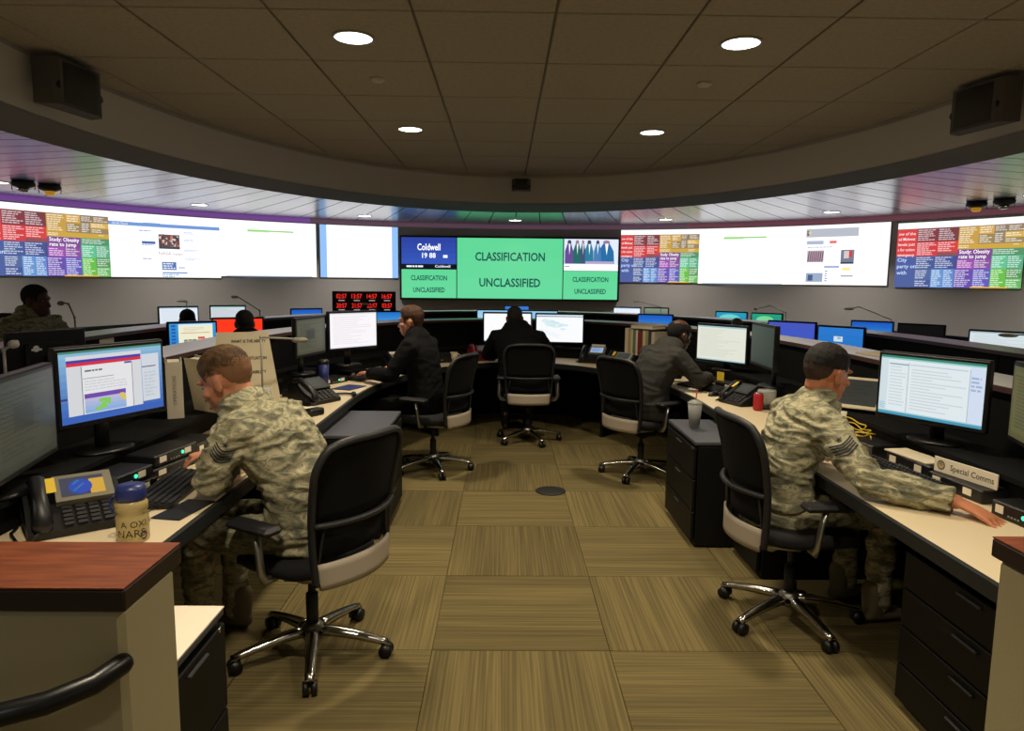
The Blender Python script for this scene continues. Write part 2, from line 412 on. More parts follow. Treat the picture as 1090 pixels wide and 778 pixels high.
# soffit ring
prof = [(SX, SY, 2.74), (SX - .02, SY - .02, 2.70), (SX + .02, SY + .02, 2.44), (OX, OY, 2.425), (OX + .012, OY + .012, 2.455), (OX + .012, OY + .012, 2.64)]
n = 128; sf = MB(); vs_ = []
for a, b, z in prof: vs_ += [(x, y, z) for x, y in ring(a, b, SC, n)]
fs = [(i * n + (k + 1) % n, i * n + k, (i + 1) * n + k, (i + 1) * n + (k + 1) % n) for i in range(len(prof) - 1) for k in range(n)]
fs += [((k + 1) % n, (len(prof) - 1) * n + (k + 1) % n, (len(prof) - 1) * n + k, k) for k in range(n)]
sf.add(vs_, fs, None, False)
so = struct(sf.build('trim_1', 'soffit_paint', fix=True), 'dropped curved soffit ring around the oval ceiling')
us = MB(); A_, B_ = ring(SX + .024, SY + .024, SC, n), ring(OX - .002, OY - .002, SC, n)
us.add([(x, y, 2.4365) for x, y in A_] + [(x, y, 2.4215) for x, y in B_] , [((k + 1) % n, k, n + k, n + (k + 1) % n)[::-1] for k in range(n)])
us.build('underside_shade', 'soffit_shade', so)  # underside's shade put into the colour: a darker copy of the soffit paint
lip = MB(); lp = [(x, y, 2.437) for x, y in ring(OX + .012, OY + .012, SC, n)]
lip.tube(lp + lp[:1], .012, 6, False); lip.build('metal_lip', 'aluminium', so)
# outer ceiling: long radial metal planks
vd = MB(); a = ring(OX - .05, OY - .05, SC, 128); b = ring(WR + .1, WR + .1, WC, 128); n = 128
vd.add([(x, y, 2.65) for x, y in a] + [(x, y, 2.65) for x, y in b], [(k, (k + 1) % n, n + (k + 1) % n, n + k) for k in range(n)])
oc = struct(vd.build('ceiling', 'ceiling_void'), 'outer ring ceiling of long radial metal planks')
NP = 104; PC = 4.9
def rad(th, a, b, cy):
    dx, dy = math.sin(th), math.cos(th); oy = PC - cy
    A = (dx / a) ** 2 + (dy / b) ** 2; B = 2 * oy * dy / b ** 2; Cc = (oy / b) ** 2 - 1
    return (-B + math.sqrt(B * B - 4 * A * Cc)) / (2 * A)
for k in range(NP):
    t0 = 2 * PI * k / NP; t1 = 2 * PI * (k + 1) / NP; q = []
    for t, s in ((t0, 1), (t1, -1)):
        for (a, b, cy) in ((OX - .04, OY - .04, SC), (WR - .005, WR - .005, WC)):
            r = rad(t, a, b, cy); q.append((r * math.sin(t) + s * .007 * math.cos(t), PC + r * math.cos(t) - s * .007 * math.sin(t)))
    p = MB(); p.prism([q[0], q[1], q[3], q[2]], 2.602, 2.625); p.build('ceiling_plank', 'ceiling_metal', oc)
# half walls with wooden caps, either side of the aisle in front of the camera
for side, nm, x_end, y0, y1 in ((-1, 'wall_left', -.90, 1.29, 1.53), (1, 'wall_right', 1.01, 1.36, 1.60)):
    xo = side * 3.1; q = MB(); xi = x_end - side * -.0 + side * .012
    q.box(((xi + xo) / 2, (y0 + y1) / 2 + .0, .476), (abs(xo - xi), y1 - y0 - .02, .952), .012)
    hw = struct(q.build(nm, 'half_wall'), ('left' if side < 0 else 'right') + ' beige half wall with a wooden cap beside the aisle')
    q = MB(); q.box(((x_end + xo) / 2, (y0 + y1) / 2, .976), (abs(xo - x_end), y1 - y0, .046), .004); c = q.build('wall_cap', 'wood_edge', hw)
    q = MB(); q.box(((x_end + xo) / 2, (y0 + y1) / 2, 1.0005), (abs(xo - x_end) - .002, y1 - y0 - .002, .003)); q.build('wood_top', 'wood_cap', c)
# black handrail in front of the left half wall
hr = thing('handrail', 'black pipe handrail in front of the left half wall', 'handrail', (-1.3, 1.15, -.032))
q = MB(); q.tube([(-.9, .0, .80), (-.3, .0, .835), (.1, .0, .845), (.22, .015, .85), (.30, .045, .858), (.36, .09, .868), (.385, .145, .876)], .021, 12, round_end=True)
q.build('rail', 'black_metal', hr)
q = MB(); q.tube([(.13, .0, .83), (.14, .02, .79), (.17, .07, .70), (.175, .15, .66)], .018, 10); q.build('bracket', 'black_metal', hr)
q = MB(); q.cyl((.175, .138, .66), (.175, .152, .66), .045, n=16); q.build('wall_flange', 'black_metal', hr)
# ------------------------------------------------------------------ ceiling fittings
def downlight(x, y, z, r, watts, label, group, spread, tint=(1, .86, .64)):
    t = thing('downlight', label, 'light', (x, y, z), 0, group)
    q = MB(); q.lathe([(r + .012, .0), (r + .012, -.006), (r, -.008), (r, 0)], 24); q.build('trim_ring', 'plastic_silver', t)
    q = MB(); q.lathe([(.001, -.004), (r, -.004), (r, .004), (.001, .004)], 24); q.build('lens', 'lens', t)
    l = bpy.data.lights.new('lamp', 'AREA'); l.shape = 'DISK'; l.size = r * 2; l.energy = watts; l.color = tint; l.spread = spread
    o = bpy.data.objects.new('lamp', l); COL.objects.link(o); o.parent = t; o.location = (0, 0, -.012); o.visible_camera = False
for y, a in ((3.44, 'nearest in view'), (5.43, 'farther'), (1.45, 'overhead')):
    for x, s in ((-.89, 'left'), (.94, 'right')):
        downlight(x, y, 2.731, .088, INNER_W, 'round recessed downlight in the oval ceiling, %s row, %s one' % (a, s), 'downlights in the oval ceiling', R_(130))
NM = {-2: 'far left', -1: 'left of the green video wall', 0: 'above the green video wall', 1: 'right of the green video wall', 2: 'far right'}
ORD = {3: 'third', 4: 'fourth', 5: 'fifth', 6: 'sixth', 7: 'seventh'}
for k in range(-7, 8):
    th = R_(23.5 * k); x = 6.0 * math.sin(th); y = 5.75 + 6.0 * math.cos(th) * 1.0
    if abs(k) == 7: y = -1.05
    downlight(x, y, 2.602, .105, OUTER_W, 'small plank ceiling downlight, ' + (NM[k] if k in NM else '%s from the video wall to the %s' % (ORD[abs(k)], 'left' if k < 0 else 'right')), 'downlights in the plank ceiling', R_(120), (1, .93, .82))
for x, s in ((-.9, 'left'), (.96, 'right')):
    q = MB(); q.lathe([(.001, -.018), (.03, -.018), (.042, -.008), (.045, 0), (.001, 0)], 20)
    o = q.build('sprinkler_cap', 'soffit_paint', loc=(x, 4.12, 2.731)); tag(o, 'small round cover plate in the oval ceiling, %s one' % s, 'sprinkler cap', 'cover plates in the oval ceiling')
for x, y, s, am in ((-5.31, 7.65, 'outer one at far left', 0), (-5.21, 7.93, 'inner one at far left', 1), (5.5, 8.47, 'inner one at far right', 1), (5.62, 8.17, 'outer one at far right', 0)):
    t = thing('spotlight', 'small hooded spot fitting hanging from the plank ceiling, ' + s, 'spotlight', (x, y, 2.602), 0, 'hooded spot fittings')
    q = MB(); q.lathe([(.001, 0), (.10, 0), (.115, -.02), (.105, -.05), (.06, -.07), (.001, -.07)], 20); q.build('housing', 'plastic_dark', t)
    q = MB(); q.lathe([(.001, -.07), (.05, -.07), (.055, -.095), (.035, -.115), (.001, -.115)], 16); q.build('lamp_glass', 'amber_glass' if am else 'chrome', t)
    for sx in (-1, 1):
        q = MB(); q.tube([(sx * .1, 0, -.02), (sx * .125, 0, -.05), (sx * .12, 0, -.09)], .006, 6); q.build('bracket_arm', 'chrome', t)
def wall_speaker(x, y, z, rz, w, label):
    t = thing('loudspeaker', label, 'loudspeaker', (x, y, z), rz, 'loudspeakers on the soffit')
    q = MB(); q.prism([(-w / 2, 0), (w / 2, 0), (w * .44, -.085), (w * .36, -.11), (-w * .36, -.11), (-w * .44, -.085)], -w * .29, w * .29)
    q.build('cabinet', 'speaker_case', t)
    q = MB(); q.grid(lambda u, v: ((u - .5) * w * .62, -.112 - .010 * math.sin(PI * u), (v - .5) * w * .5), 8, 2, None, lambda u, v: (0, .008, 0)); q.build('grille', 'speaker_grille', t)
    q = MB(); q.box((0, .045, 0), (.05, .1, .05), .006); q.build('wall_mount', 'black_metal', t)
    for sx in (-1, 1):
        q = MB(); q.cyl((sx * w * .36, -.108, -.02), (sx * w * .36, -.100, -.02), .02, n=12); q.build('knob', 'black_metal', t)
wall_speaker(-2.52, 3.86, 2.585, R_(82), .40, 'dark grey loudspeaker on the left side of the soffit')
wall_speaker(2.52, 3.98, 2.585, R_(-80), .40, 'dark grey loudspeaker on the right side of the soffit')
wall_speaker(0, 7.52, 2.60, 0, .20, 'small dark loudspeaker at the centre of the soffit above the video wall')
# ------------------------------------------------------------------ projected screens on the curved wall
def wall_screen(a0, a1, z0, z1, label, fill, name='projection_screen'):
    am = R_((a0 + a1) / 2); x, y = WR * math.sin(am), WC + WR * math.cos(am)
    t = thing(name, label, 'screen', (x, y, z0), -am, 'projected screens on the curved wall')
    W = R_(a1 - a0) * WR; H = z1 - z0; r0 = WR - .03
    def fn(u, v, L=0):
        th = (u - W / 2) / WR; r = r0 - .002 * L
        return Vector((r * math.sin(th), r * math.cos(th) - WR, v))
    q = MB(); k = 16
    q.grid(lambda u, v: fn(u * W, v * H, -.5), k, 1, None, lambda u, v: (0, .028, 0)); q.build('screen_panel', 'plastic_grey', t)
    im = Img(); fill(im, W, H); im.build('projected_image', fn, 'wall_picture', t)
    return t
WHT = (255, 255, 255)
def news_map(im, W, H, left_cut=False):
    im.rect(0, 0, W, H, (70, 76, 120), 0, .12); im.rect(0, H * .905, W, H, (250, 255, 250), 1, .12)
    im.rect(0, H * .885, W, H * .907, (130, 96, 90), 2, .12)
    cells = [(0, .1, .165, .52, (214, 52, 54)), (.165, .1, .335, .30, (122, 44, 52)), (.335, .1, .5, .30, (112, 46, 54)), (.165, .30, .335, .52, (206, 46, 50)), (.335, .30, .5, .47, (212, 52, 52)), (.335, .47, .5, .52, (128, 70, 72)),
             (0, .52, .165, 1, (62, 82, 150)), (.165, .52, .32, .72, (58, 78, 142)), (.32, .52, .485, .72, (54, 70, 140)), (.165, .72, .30, .88, (70, 92, 150)), (.165, .88, .30, 1, (56, 76, 144)), (.30, .72, .395, 1, (92, 142, 206)), (.395, .72, .485, 1, (84, 130, 200)),
             (.5, .1, .655, .36, (196, 150, 58)), (.655, .1, .77, .22, (206, 160, 70)), (.655, .22, .77, .36, (150, 122, 70)), (.77, .1, .87, .2, (132, 110, 82)), (.87, .1, 1, .2, (140, 116, 84)), (.77, .2, .85, .36, (138, 118, 90)), (.85, .2, 1, .28, (212, 168, 70)), (.85, .28, 1, .36, (148, 124, 80)), (.5, .36, 1, .43, (202, 160, 52)),
             (.5, .43, .765, .58, (116, 60, 138)), (.5, .58, .63, .72, (152, 66, 168)), (.63, .58, .765, .72, (128, 66, 150)), (.485, .72, .63, 1, (92, 66, 166)), (.63, .72, .765, 1, (86, 80, 180)),
             (.765, .43, 1, .53, (70, 138, 92)), (.765, .53, .88, .72, (88, 190, 140)), (.88, .53, 1, .72, (76, 166, 120)), (.765, .72, .88, 1, (94, 186, 60)), (.88, .72, 1, .86, (74, 140, 74)), (.88, .86, 1, 1, (96, 176, 84))]
    for k, (u0, a, u1, b, c) in enumerate(cells):
        c = tuple(int(v * .86 + 22) for v in c)
        im.rect(u0 * W, H * (1 - b), u1 * W, H * (1 - a), c, 1 if a > .12 else 3)
        if (u0, a) in ((0, .1), (0, .52), (.5, .43)): continue
        w_ = (u1 - u0) * W; h_ = (b - a) * H; n = max(2, int(h_ / .028))
        if h_ > .05: im.lines(u0 * W + .012, H * (1 - b) + .012, u1 * W - .012, H * (1 - a) - .008, n, tuple(min(255, int(q * .35 + 165)) for q in c), 4, k, .5, .45)
    im.text('Study: Obesity', .515 * W, H * .505, .072, WHT, 4, 'l', .01, width=.235 * W); im.text('rate to jump', .515 * W, H * .435, .072, WHT, 4, 'l', .01, width=.21 * W)
    for k, s in enumerate(('ow of the', 'ed Midwest', 'levels just', 's for action', 'emergency')): im.text(s, .012 * W, H * (.81 - .082 * k), .058, (255, 225, 222), 4, 'l', .01, width=.14 * W)
    for k, s in enumerate(('City', 'party on', 'with')): im.text(s, .015 * W, H * (.40 - .10 * k), .075, (200, 215, 250), 4, 'l', .01)
    im.rect(.62 * W, 0, .9 * W, .018 * H, (226, 170, 60), 2); im.rect(.72 * W, 0, .8 * W, .018 * H, (200, 70, 60), 3)
def page_news(im, W, H):
    im.rect(0, 0, W, H, (252, 253, 255), 0, .12); im.rect(0, H * .80, W, H * .855, (110, 146, 206), 1, .12)
    im.text('US Air Force', .03 * W, H * .812, .04, WHT, 3, 'l'); im.rect(.3 * W, H * .85, .45 * W, H * .862, (120, 150, 200), 2)
    im.rect(.43 * W, H * .46, .62 * W, H * .69, (96, 76, 78), 1); 
    rn = random.Random(5)
    for k in range(60): a = .43 + .17 * rn.random(); b = .47 + .2 * rn.random(); im.rect(a * W, b * H, (a + .018) * W, (b + .03) * H, rn.choice([(190, 120, 90), (60, 60, 80), (210, 190, 180), (120, 70, 60)]), 2)
    im.rect(.43 * W, H * .46, .62 * W, H * .50, (70, 70, 80), 3); im.text('NASA news', .535 * W, H * .36, .07, (170, 140, 130), 2)
    for v in (.74, .62, .45, .32): im.lines(.66 * W, v * H - .03, .82 * W, v * H + .01, 2, (120, 140, 190), 2, int(v * 100), .35)
    im.rect(.28 * W, H * .53, .40 * W, H * .57, (70, 100, 160), 2); im.lines(.28 * W, H * .5, .40 * W, H * .53, 1, (130, 150, 200), 2, 4)
    im.lines(.26 * W, H * .72, .41 * W, H * .75, 1, (130, 150, 200), 2, 5); im.lines(.28 * W, H * .28, .42 * W, H * .31, 1, (140, 140, 190), 2, 6)
    im.rect(.45 * W, H * .12, .58 * W, H * .25, (84, 112, 164), 1); im.lines(.46 * W, H * .13, .57 * W, H * .24, 3, (225, 232, 246), 2, 7); im.lines(.60 * W, H * .14, .68 * W, H * .18, 1, (150, 175, 220), 2, 8)
    im.rect(.45 * W, H * .065, .68 * W, H * .085, (80, 130, 190), 1); im.lines(.45 * W, 0, .65 * W, H * .06, 2, (120, 150, 190), 2, 9)
def page_blank(im, W, H):
    im.rect(0, 0, W, H, (255, 254, 254), 0, .12); im.rect(.28 * W, H * .815, .76 * W, H * .84, (140, 200, 110), 1); im.rect(.28 * W, H * .80, .5 * W, H * .815, (190, 230, 170), 2); im.rect(.28 * W, H * .845, .42 * W, H * .875, (225, 240, 220), 1)
    im.rect(.05 * W, 0, W * .95, .018 * H, (190, 205, 225), 1)
def page_blue(im, W, H):
    im.rect(0, 0, W, H, (140, 184, 236), 0, .12); im.rect(.085 * W, 0, .92 * W, H, (254, 254, 255), 1, .12)
    im.lines(.14 * W, .08 * H, .30 * W, .42 * H, 6, (238, 240, 246), 2, 3)
def page_army(im, W, H):
    im.rect(0, 0, W, H, (254, 254, 254), 0, .12); im.rect(.18 * W, H * .80, .70 * W, H * .94, (176, 180, 190), 1)
    im.rect(.19 * W, H * .83, .24 * W, H * .91, (60, 60, 52), 2); im.text('*', .215 * W, H * .80, .14, (240, 220, 120), 3)
    for k in range(9): im.rect((.3 + .042 * k) * W, H * (.82 + .03 * (k % 3)), (.335 + .042 * k) * W, H * (.9 + .012 * (k % 4)), (206, 208, 216) if k % 2 else (150, 156, 170), 2)
    im.rect(.19 * W, H * .68, .36 * W, H * .74, (170, 178, 196), 1); im.rect(.42 * W, H * .69, .49 * W, H * .735, (226, 110, 110), 1); im.lines(.20 * W, H * .62, .68 * W, H * .645, 1, (140, 150, 190), 2, 2)
    im.rect(.20 * W, H * .38, .37 * W, H * .58, (190, 180, 190), 1)
    for k in range(8): im.poly([((.205 + .02 * k) * W, H * .39), ((.22 + .02 * k) * W, H * .39), ((.228 + .02 * k) * W, H * .56), ((.215 + .02 * k) * W, H * .57)], (120, 84, 100), 2)
    im.rect(.54 * W, H * .38, .67 * W, H * .58, (110, 120, 140), 1); im.rect(.57 * W, H * .44, .62 * W, H * .56, (210, 190, 190), 2); im.rect(.62 * W, H * .46, .65 * W, H * .56, (200, 60, 60), 2); im.rect(.54 * W, H * .35, .67 * W, H * .38, (60, 60, 80), 2)
    im.rect(.38 * W, H * .29, .53 * W, H * .315, (120, 140, 190), 1); im.rect(.20 * W, H * .05, .37 * W, H * .20, (150, 165, 190), 1); im.rect(.22 * W, H * .07, .27 * W, H * .17, (70, 90, 130), 2)
    im.rect(.56 * W, H * .24, .64 * W, H * .29, (240, 226, 150), 1); im.rect(.55 * W, H * .14, .67 * W, H * .16, (130, 140, 160), 1); im.lines(.39 * W, H * .05, .42 * W, H * .25, 5, (150, 150, 190), 2, 3)
    im.rect(.9 * W, 0, W, H, (244, 246, 246), 1)
Z0, Z1 = 1.60, 2.51
wall_screen(-63.9, -51.6, Z0, Z1, 'wall screen with a colourful news headline map at the far left edge', news_map)
wall_screen(-51.6, -39.3, Z0, Z1, 'white wall screen with a web page and small brown photo, left of centre', page_news)
wall_screen(-39.3, -27.3, Z0 + .03, Z1, 'mostly blank white wall screen with a green line, beside the web page on the left', page_blank)
wall_screen(-26.8, -16.3, Z0 + .03, Z1, 'white wall screen with pale blue side bars, next left of the green video wall', page_blue)
wall_screen(15.0, 25.6, Z0, Z1, 'wall screen with a news headline map just right of the green video wall', news_map)
wall_screen(25.6, 36.9, Z0 - .01, Z1, 'mostly blank white wall screen with a green line, right of the middle news map', page_blank)
wall_screen(36.9, 48.5, Z0 - .01, Z1, 'white wall screen with a web page of small pictures on the right', page_army)
wall_screen(49.3, 61.8, Z0 - .03, Z1 - .03, 'wall screen with a colourful news headline map at the far right edge', news_map)
# the flat video wall in the middle
VX0, VX1, VZ0, VZ1 = -2.01, 1.86, 1.255, 2.375
vw = thing('video_wall', 'wide black framed video wall with green CLASSIFICATION UNCLASSIFIED panels', 'screen', ((VX0 + VX1) / 2, 12.34, VZ0))
Wv, Hv = VX1 - VX0, VZ1 - VZ0
q = MB(); q.box((0, .06, Hv / 2), (Wv, .12, Hv), .01); q.build('frame', 'plastic_black', vw)
q = MB(); q.box((0, .19, Hv / 2), (Wv * .8, .15, Hv * .6)); q.build('wall_mount', 'plastic_black', vw)
GRN = (94, 205, 146); DRK = (14, 74, 70)
def vpanel(u0, v0, u1, v1, fill):
    im = Img(); fill(im, u1 - u0, v1 - v0)
    im.build('video_panel', lambda u, v, L=0: Vector((-Wv / 2 + u0 + u, -.004 - .002 * L, v0 + v)), 'wall_picture', vw)
def classif(im, W, H):
    im.grad(0, 0, W, H, (98, 206, 150), (90, 204, 142), 3)
    big = W > 1.2
    im.text('CLASSIFICATION', W / 2, H * (.63 if big else .62), .205 if big else .12, DRK, 1, 'c', .022, width=W * .66)
    im.text('UNCLASSIFIED', W / 2, H * (.20 if big else .20), .205 if big else .12, DRK, 1, 'c', .022, width=W * .58)
def tvblue(im, W, H):
    im.grad(0, H * .16, W, H, (50, 84, 178), (40, 60, 150), 5); im.rect(0, 0, W, H * .15, (12, 14, 26), 0)
    im.text('Coldwell', W * .5, H * .60, .16, WHT, 1, 'c', .02, width=W * .42)
    im.text('19 88', W * .5, H * .36, .12, (235, 240, 255), 1, 'c', .03, width=W * .25); im.rect(W * .76, H * .36, W * .84, H * .45, (240, 244, 255), 1)
    im.lines(W * .09, H * .05, W * .42, H * .12, 1, (230, 232, 240), 1, 2, .8, .05); im.text('Coldwell', W * .75, H * .055, .06, (230, 232, 240), 1, 'c', .02, width=W * .28)
def tvcrowd(im, W, H):
    im.rect(0, 0, W, H, (236, 240, 250), 0); im.rect(0, H * .2, W, H, (214, 224, 244), 1); rn = random.Random(8)
    for k, (u, w_, c) in enumerate(((.02, .16, (96, 74, 140)), (.17, .15, (36, 100, 96)), (.38, .17, (42, 118, 150)), (.63, .30, (38, 104, 158)), (.55, .14, (70, 120, 170)), (.30, .1, (60, 80, 110)))):
        im.poly([(u * W, H * .22), ((u + w_) * W, H * .22), ((u + w_ * .95) * W, H * .62), ((u + w_ * .7) * W, H * .86), ((u + w_ * .3) * W, H * .86), (u * W, H * .62)], c, 2)
        im.poly([((u + w_ * .42) * W, H * .86), ((u + w_ * .62) * W, H * .86), ((u + w_ * .52) * W, H * .5)], WHT, 3)
        im.poly([((u + w_ * (.5 + .22 * math.cos(a))) * W, H * (.9 + .07 * math.sin(a))) for a in [2 * PI * j / 10 for j in range(10)]], (150, 120, 140) if k % 2 else (60, 66, 90), 3)
    im.rect(.4 * W, H * .22, .92 * W, H * .30, (176, 156, 190), 4); im.rect(0, 0, W, H * .2, (248, 248, 255), 4); im.lines(.02 * W, .1 * H, .2 * W, .16 * H, 1, (120, 130, 160), 5, 2)
    im.rect(0, 0, .004, H, (60, 60, 150), 5)
f = .035; c1, c2 = Wv * .259, Wv * .742
vpanel(f, f, c1 - .008, Hv * .475, classif); vpanel(f, Hv * .48, c1 - .008, Hv - f, tvblue)
vpanel(c1 + .008, f, c2 - .008, Hv - f, classif)
vpanel(c2 + .008, f, Wv - f, Hv * .475, classif); vpanel(c2 + .008, Hv * .48, Wv - f, Hv - f, tvcrowd)
# floor box cover in the aisle
q = MB(); q.lathe([(.001, 0), (.115, 0), (.115, .006), (.10, .010), (.001, .010)], 28); t = q.build('floor_outlet', 'grommet', loc=(.2, 5.18, .001))
tag(t, 'round dark floor outlet cover set in the carpet of the aisle', 'floor outlet')
# ================================================================== desks
def upath(a, b, cy, y0l, y0r, n=40):
    p = [(-a, y0l + (cy - y0l) * k / 8) for k in range(8)]
    p += [(-a * math.cos(PI * k / n), cy + b * math.sin(PI * k / n)) for k in range(n + 1)]
    p += [(a, cy + (y0r - cy) * k / 8) for k in range(1, 9)]
    return p
def strip(q, A, B, z0, z1):
    n = len(A)
    vs_ = [(x, y, z) for z in (z0, z1) for P in (A, B) for x, y in P]
    fs = []
    for k in range(n - 1):
        a0, a1, b0, b1 = k, k + 1, n + k, n + k + 1; t = 2 * n
        fs += [(t + a0, t + b0, t + b1, t + a1)[::-1], (a0, b0, b1, a1), (a0, a1, t + a1, t + a0), (b1, b0, t + b0, t + b1)]
    fs += [(0, n, 3 * n, 2 * n)[::-1], (n - 1, 2 * n - 1, 4 * n - 1, 3 * n - 1)]
    q.add(vs_, fs)
def desk_row(name, label, cy, af, bf, ab, bb, yl, yr, zt, front_edge=.04):
    t = thing(name, label, 'desk')
    A, B = upath(af, bf, cy, yl, yr), upath(ab, bb, cy, yl, yr)
    q = MB(); strip(q, A, B, zt - .03, zt); q.build('worktop_surface', 'laminate', t, fix=True)
    q = MB(); strip(q, upath(af - .022, bf - .022, cy, yl, yr), upath(af - .0005, bf - .0005, cy, yl, yr), zt - .05, zt + .001); q.build('edge_band', 'desk_edge', t, fix=True)
    q = MB(); strip(q, upath(af + .02, bf + .02, cy, yl, yr), upath(af + .06, bf + .06, cy, yl, yr), zt - .070, zt - .031); q.build('front_rail', 'desk_edge', t, fix=True)
    return t, A, B
def partition(label, cy, a, b, yl, yr, zt, step, shelf=.28):
    t = thing('desk_partition', label, 'partition')
    P = upath(a, b, cy, yl, yr, 60); Q = upath(a + .05, b + .05, cy, yl, yr, 60); k = 0; n = len(P)
    while k < n - 1:
        e = min(n - 1, k + 1); L = 0
        while e < n - 1 and L < step:
            L = sum(math.dist(P[i], P[i + 1]) for i in range(k, e + 1)); e += 1
        def cut(X):
            S = list(X[k:e + 1]); d0 = Vector((S[1][0] - S[0][0], S[1][1] - S[0][1])).normalized() * .006; d1 = Vector((S[-1][0] - S[-2][0], S[-1][1] - S[-2][1])).normalized() * .006
            S[0] = (S[0][0] + d0.x, S[0][1] + d0.y); S[-1] = (S[-1][0] - d1.x, S[-1][1] - d1.y); return S
        q = MB(); strip(q, cut(P), cut(Q), .01, zt - .031); q.build('panel', 'panel_black', t, fix=True); k = e
    if shelf:
        q = MB(); strip(q, upath(a - .03, b - .03, cy, yl, yr, 60), upath(a + shelf, b + shelf, cy, yl, yr, 60), zt - .03, zt - .004); s = q.build('shelf', 'shelf_edge', t, fix=True)
        q = MB(); strip(q, upath(a - .028, b - .028, cy, yl, yr, 60), upath(a + shelf - .002, b + shelf - .002, cy, yl, yr, 60), zt - .0035, zt); q.build('shelf_laminate', 'shelf_top', s, fix=True)
    else:
        q = MB(); strip(q, upath(a - .01, b - .01, cy, yl, yr, 60), upath(a + .06, b + .06, cy, yl, yr, 60), zt - .03, zt); q.build('top_cap', 'plastic_dark', t, fix=True)
    return t
DZ = .74
d1, A1, B1 = desk_row('workstation_desk', 'inner horseshoe desk with cream worktop and thick black edge around the aisle', 5.0, 1.28, 2.38, 2.08, 3.20, 1.62, 1.68, DZ)
for k, s in ((1, 1), (6, 1), (12, 1), (20, 1), (36, 1), (44, 1), (50, 1), (56, 1)):
    (xa, ya), (xb, yb) = A1[k], B1[k]; v = Vector((xb - xa, yb - ya)); m = Vector((xa, ya)) + v * .55
    q = MB(); q.box((0, 0, .354), (v.length * .7, .03, .706)); q.build('support_panel', 'panel_black', d1, loc=(m.x, m.y, .001), rot=math.atan2(v.y, v.x))
partition('black partition with pale shelf top behind the inner horseshoe desk', 5.0, 2.13, 3.25, 1.62, 1.68, 1.15, 1.2)
d2, A2, B2 = desk_row('workstation_desk', 'second row curved desk with cream worktop beyond the inner partition', 5.5, 2.80, 4.42, 3.30, 4.95, 3.0, 3.0, DZ)
partition('black partition with pale shelf top behind the second row of desks', 5.5, 3.35, 5.0, 3.0, 3.0, 1.15, 1.4)
d3, A3, B3 = desk_row('workstation_desk', 'outermost curved desk with cream worktop nearest the screen wall', 5.4, 4.34, 5.25, 4.95, 5.92, 3.4, 3.4, DZ)
partition('low black partition of the outermost desk row below the grey wall', 5.4, 5.0, 6.0, 3.4, 3.4, 1.06, 1.6, 0)
for dd, A, B in ((d2, A2, B2), (d3, A3, B3)):
    for k in range(2, 55, 6):
        (xa, ya), (xb, yb) = A[k], B[k]; v = Vector((xb - xa, yb - ya)); m = Vector((xa, ya)) + v * .52
        q = MB(); q.box((0, 0, .354), (v.length * .8, .03, .706)); q.build('support_panel', 'panel_black', dd, loc=(m.x, m.y, .001), rot=math.atan2(v.y, v.x))

def pedestal(x, y, w, d, h, rz, label, nd=3):
    """w across the drawer face, d deep; drawers face local -y"""
    t = thing('drawer_pedestal', label, 'cabinet', (x, y, 0), rz, 'black drawer pedestals')
    q = MB(); q.box((0, .01, h / 2 - .01), (w, d - .02, h - .04), .004); q.build('body', 'pedestal', t)
    q = MB(); q.box((0, 0, h - .0125), (w + .006, d + .006, .025), .005); q.build('top', 'pedestal_top', t)
    z = .03; hs = (h - .07) / nd
    for k in range(nd):
        q = MB(); q.box((0, -d / 2 + .002, z + hs / 2), (w - .01, .018, hs - .008), .003); dr = q.build('drawer', 'pedestal', t)
        q = MB(); q.box((0, -d / 2 - .012, z + hs - .03), (.12, .012, .010), .003); q.build('handle', 'plastic_dark', dr); z += hs
    q = MB(); q.cyl((w / 2 - .04, -d / 2 - .008, h - .05), (w / 2 - .04, -d / 2 - .004, h - .05), .009, n=10); q.build('lock', 'chrome', t)
    for sx in (-1, 1):
        for sy in (-1, 1):
            q = MB(); q.cyl((sx * (w / 2 - .04), sy * (d / 2 - .05), 0), (sx * (w / 2 - .04), sy * (d / 2 - .05), .012), .02, n=10); q.build('foot', 'plastic_black', t)
    return t
pedestal(-1.11, 4.55, .80, .40, .66, R_(90), 'black drawer pedestal with grey top between the two left chairs')
pedestal(1.19, 4.39, .68, .42, .66, R_(-90), 'black drawer pedestal with a plastic cup on top at the right desk')
pedestal(1.42, 3.80, .40, .40, .60, R_(-90), 'black drawer pedestal under the right desk behind the near right chair')
pedestal(-1.36, 1.80, .40, .70, .615, R_(90), 'black pedestal with a white sheet on top behind the left half wall', 2)
pedestal(1.60, 2.12, .74, .50, .66, R_(-90), 'black drawer pedestal under the right desk behind the right half wall', 4)
q = MB(); q.box((0, 0, .002), (.30, .36, .004)); o = q.build('paper_stack', 'paper', loc=(-1.155, 1.82, .616)); tag(o, 'white sheet lying on the low black pedestal behind the left half wall', 'paper')

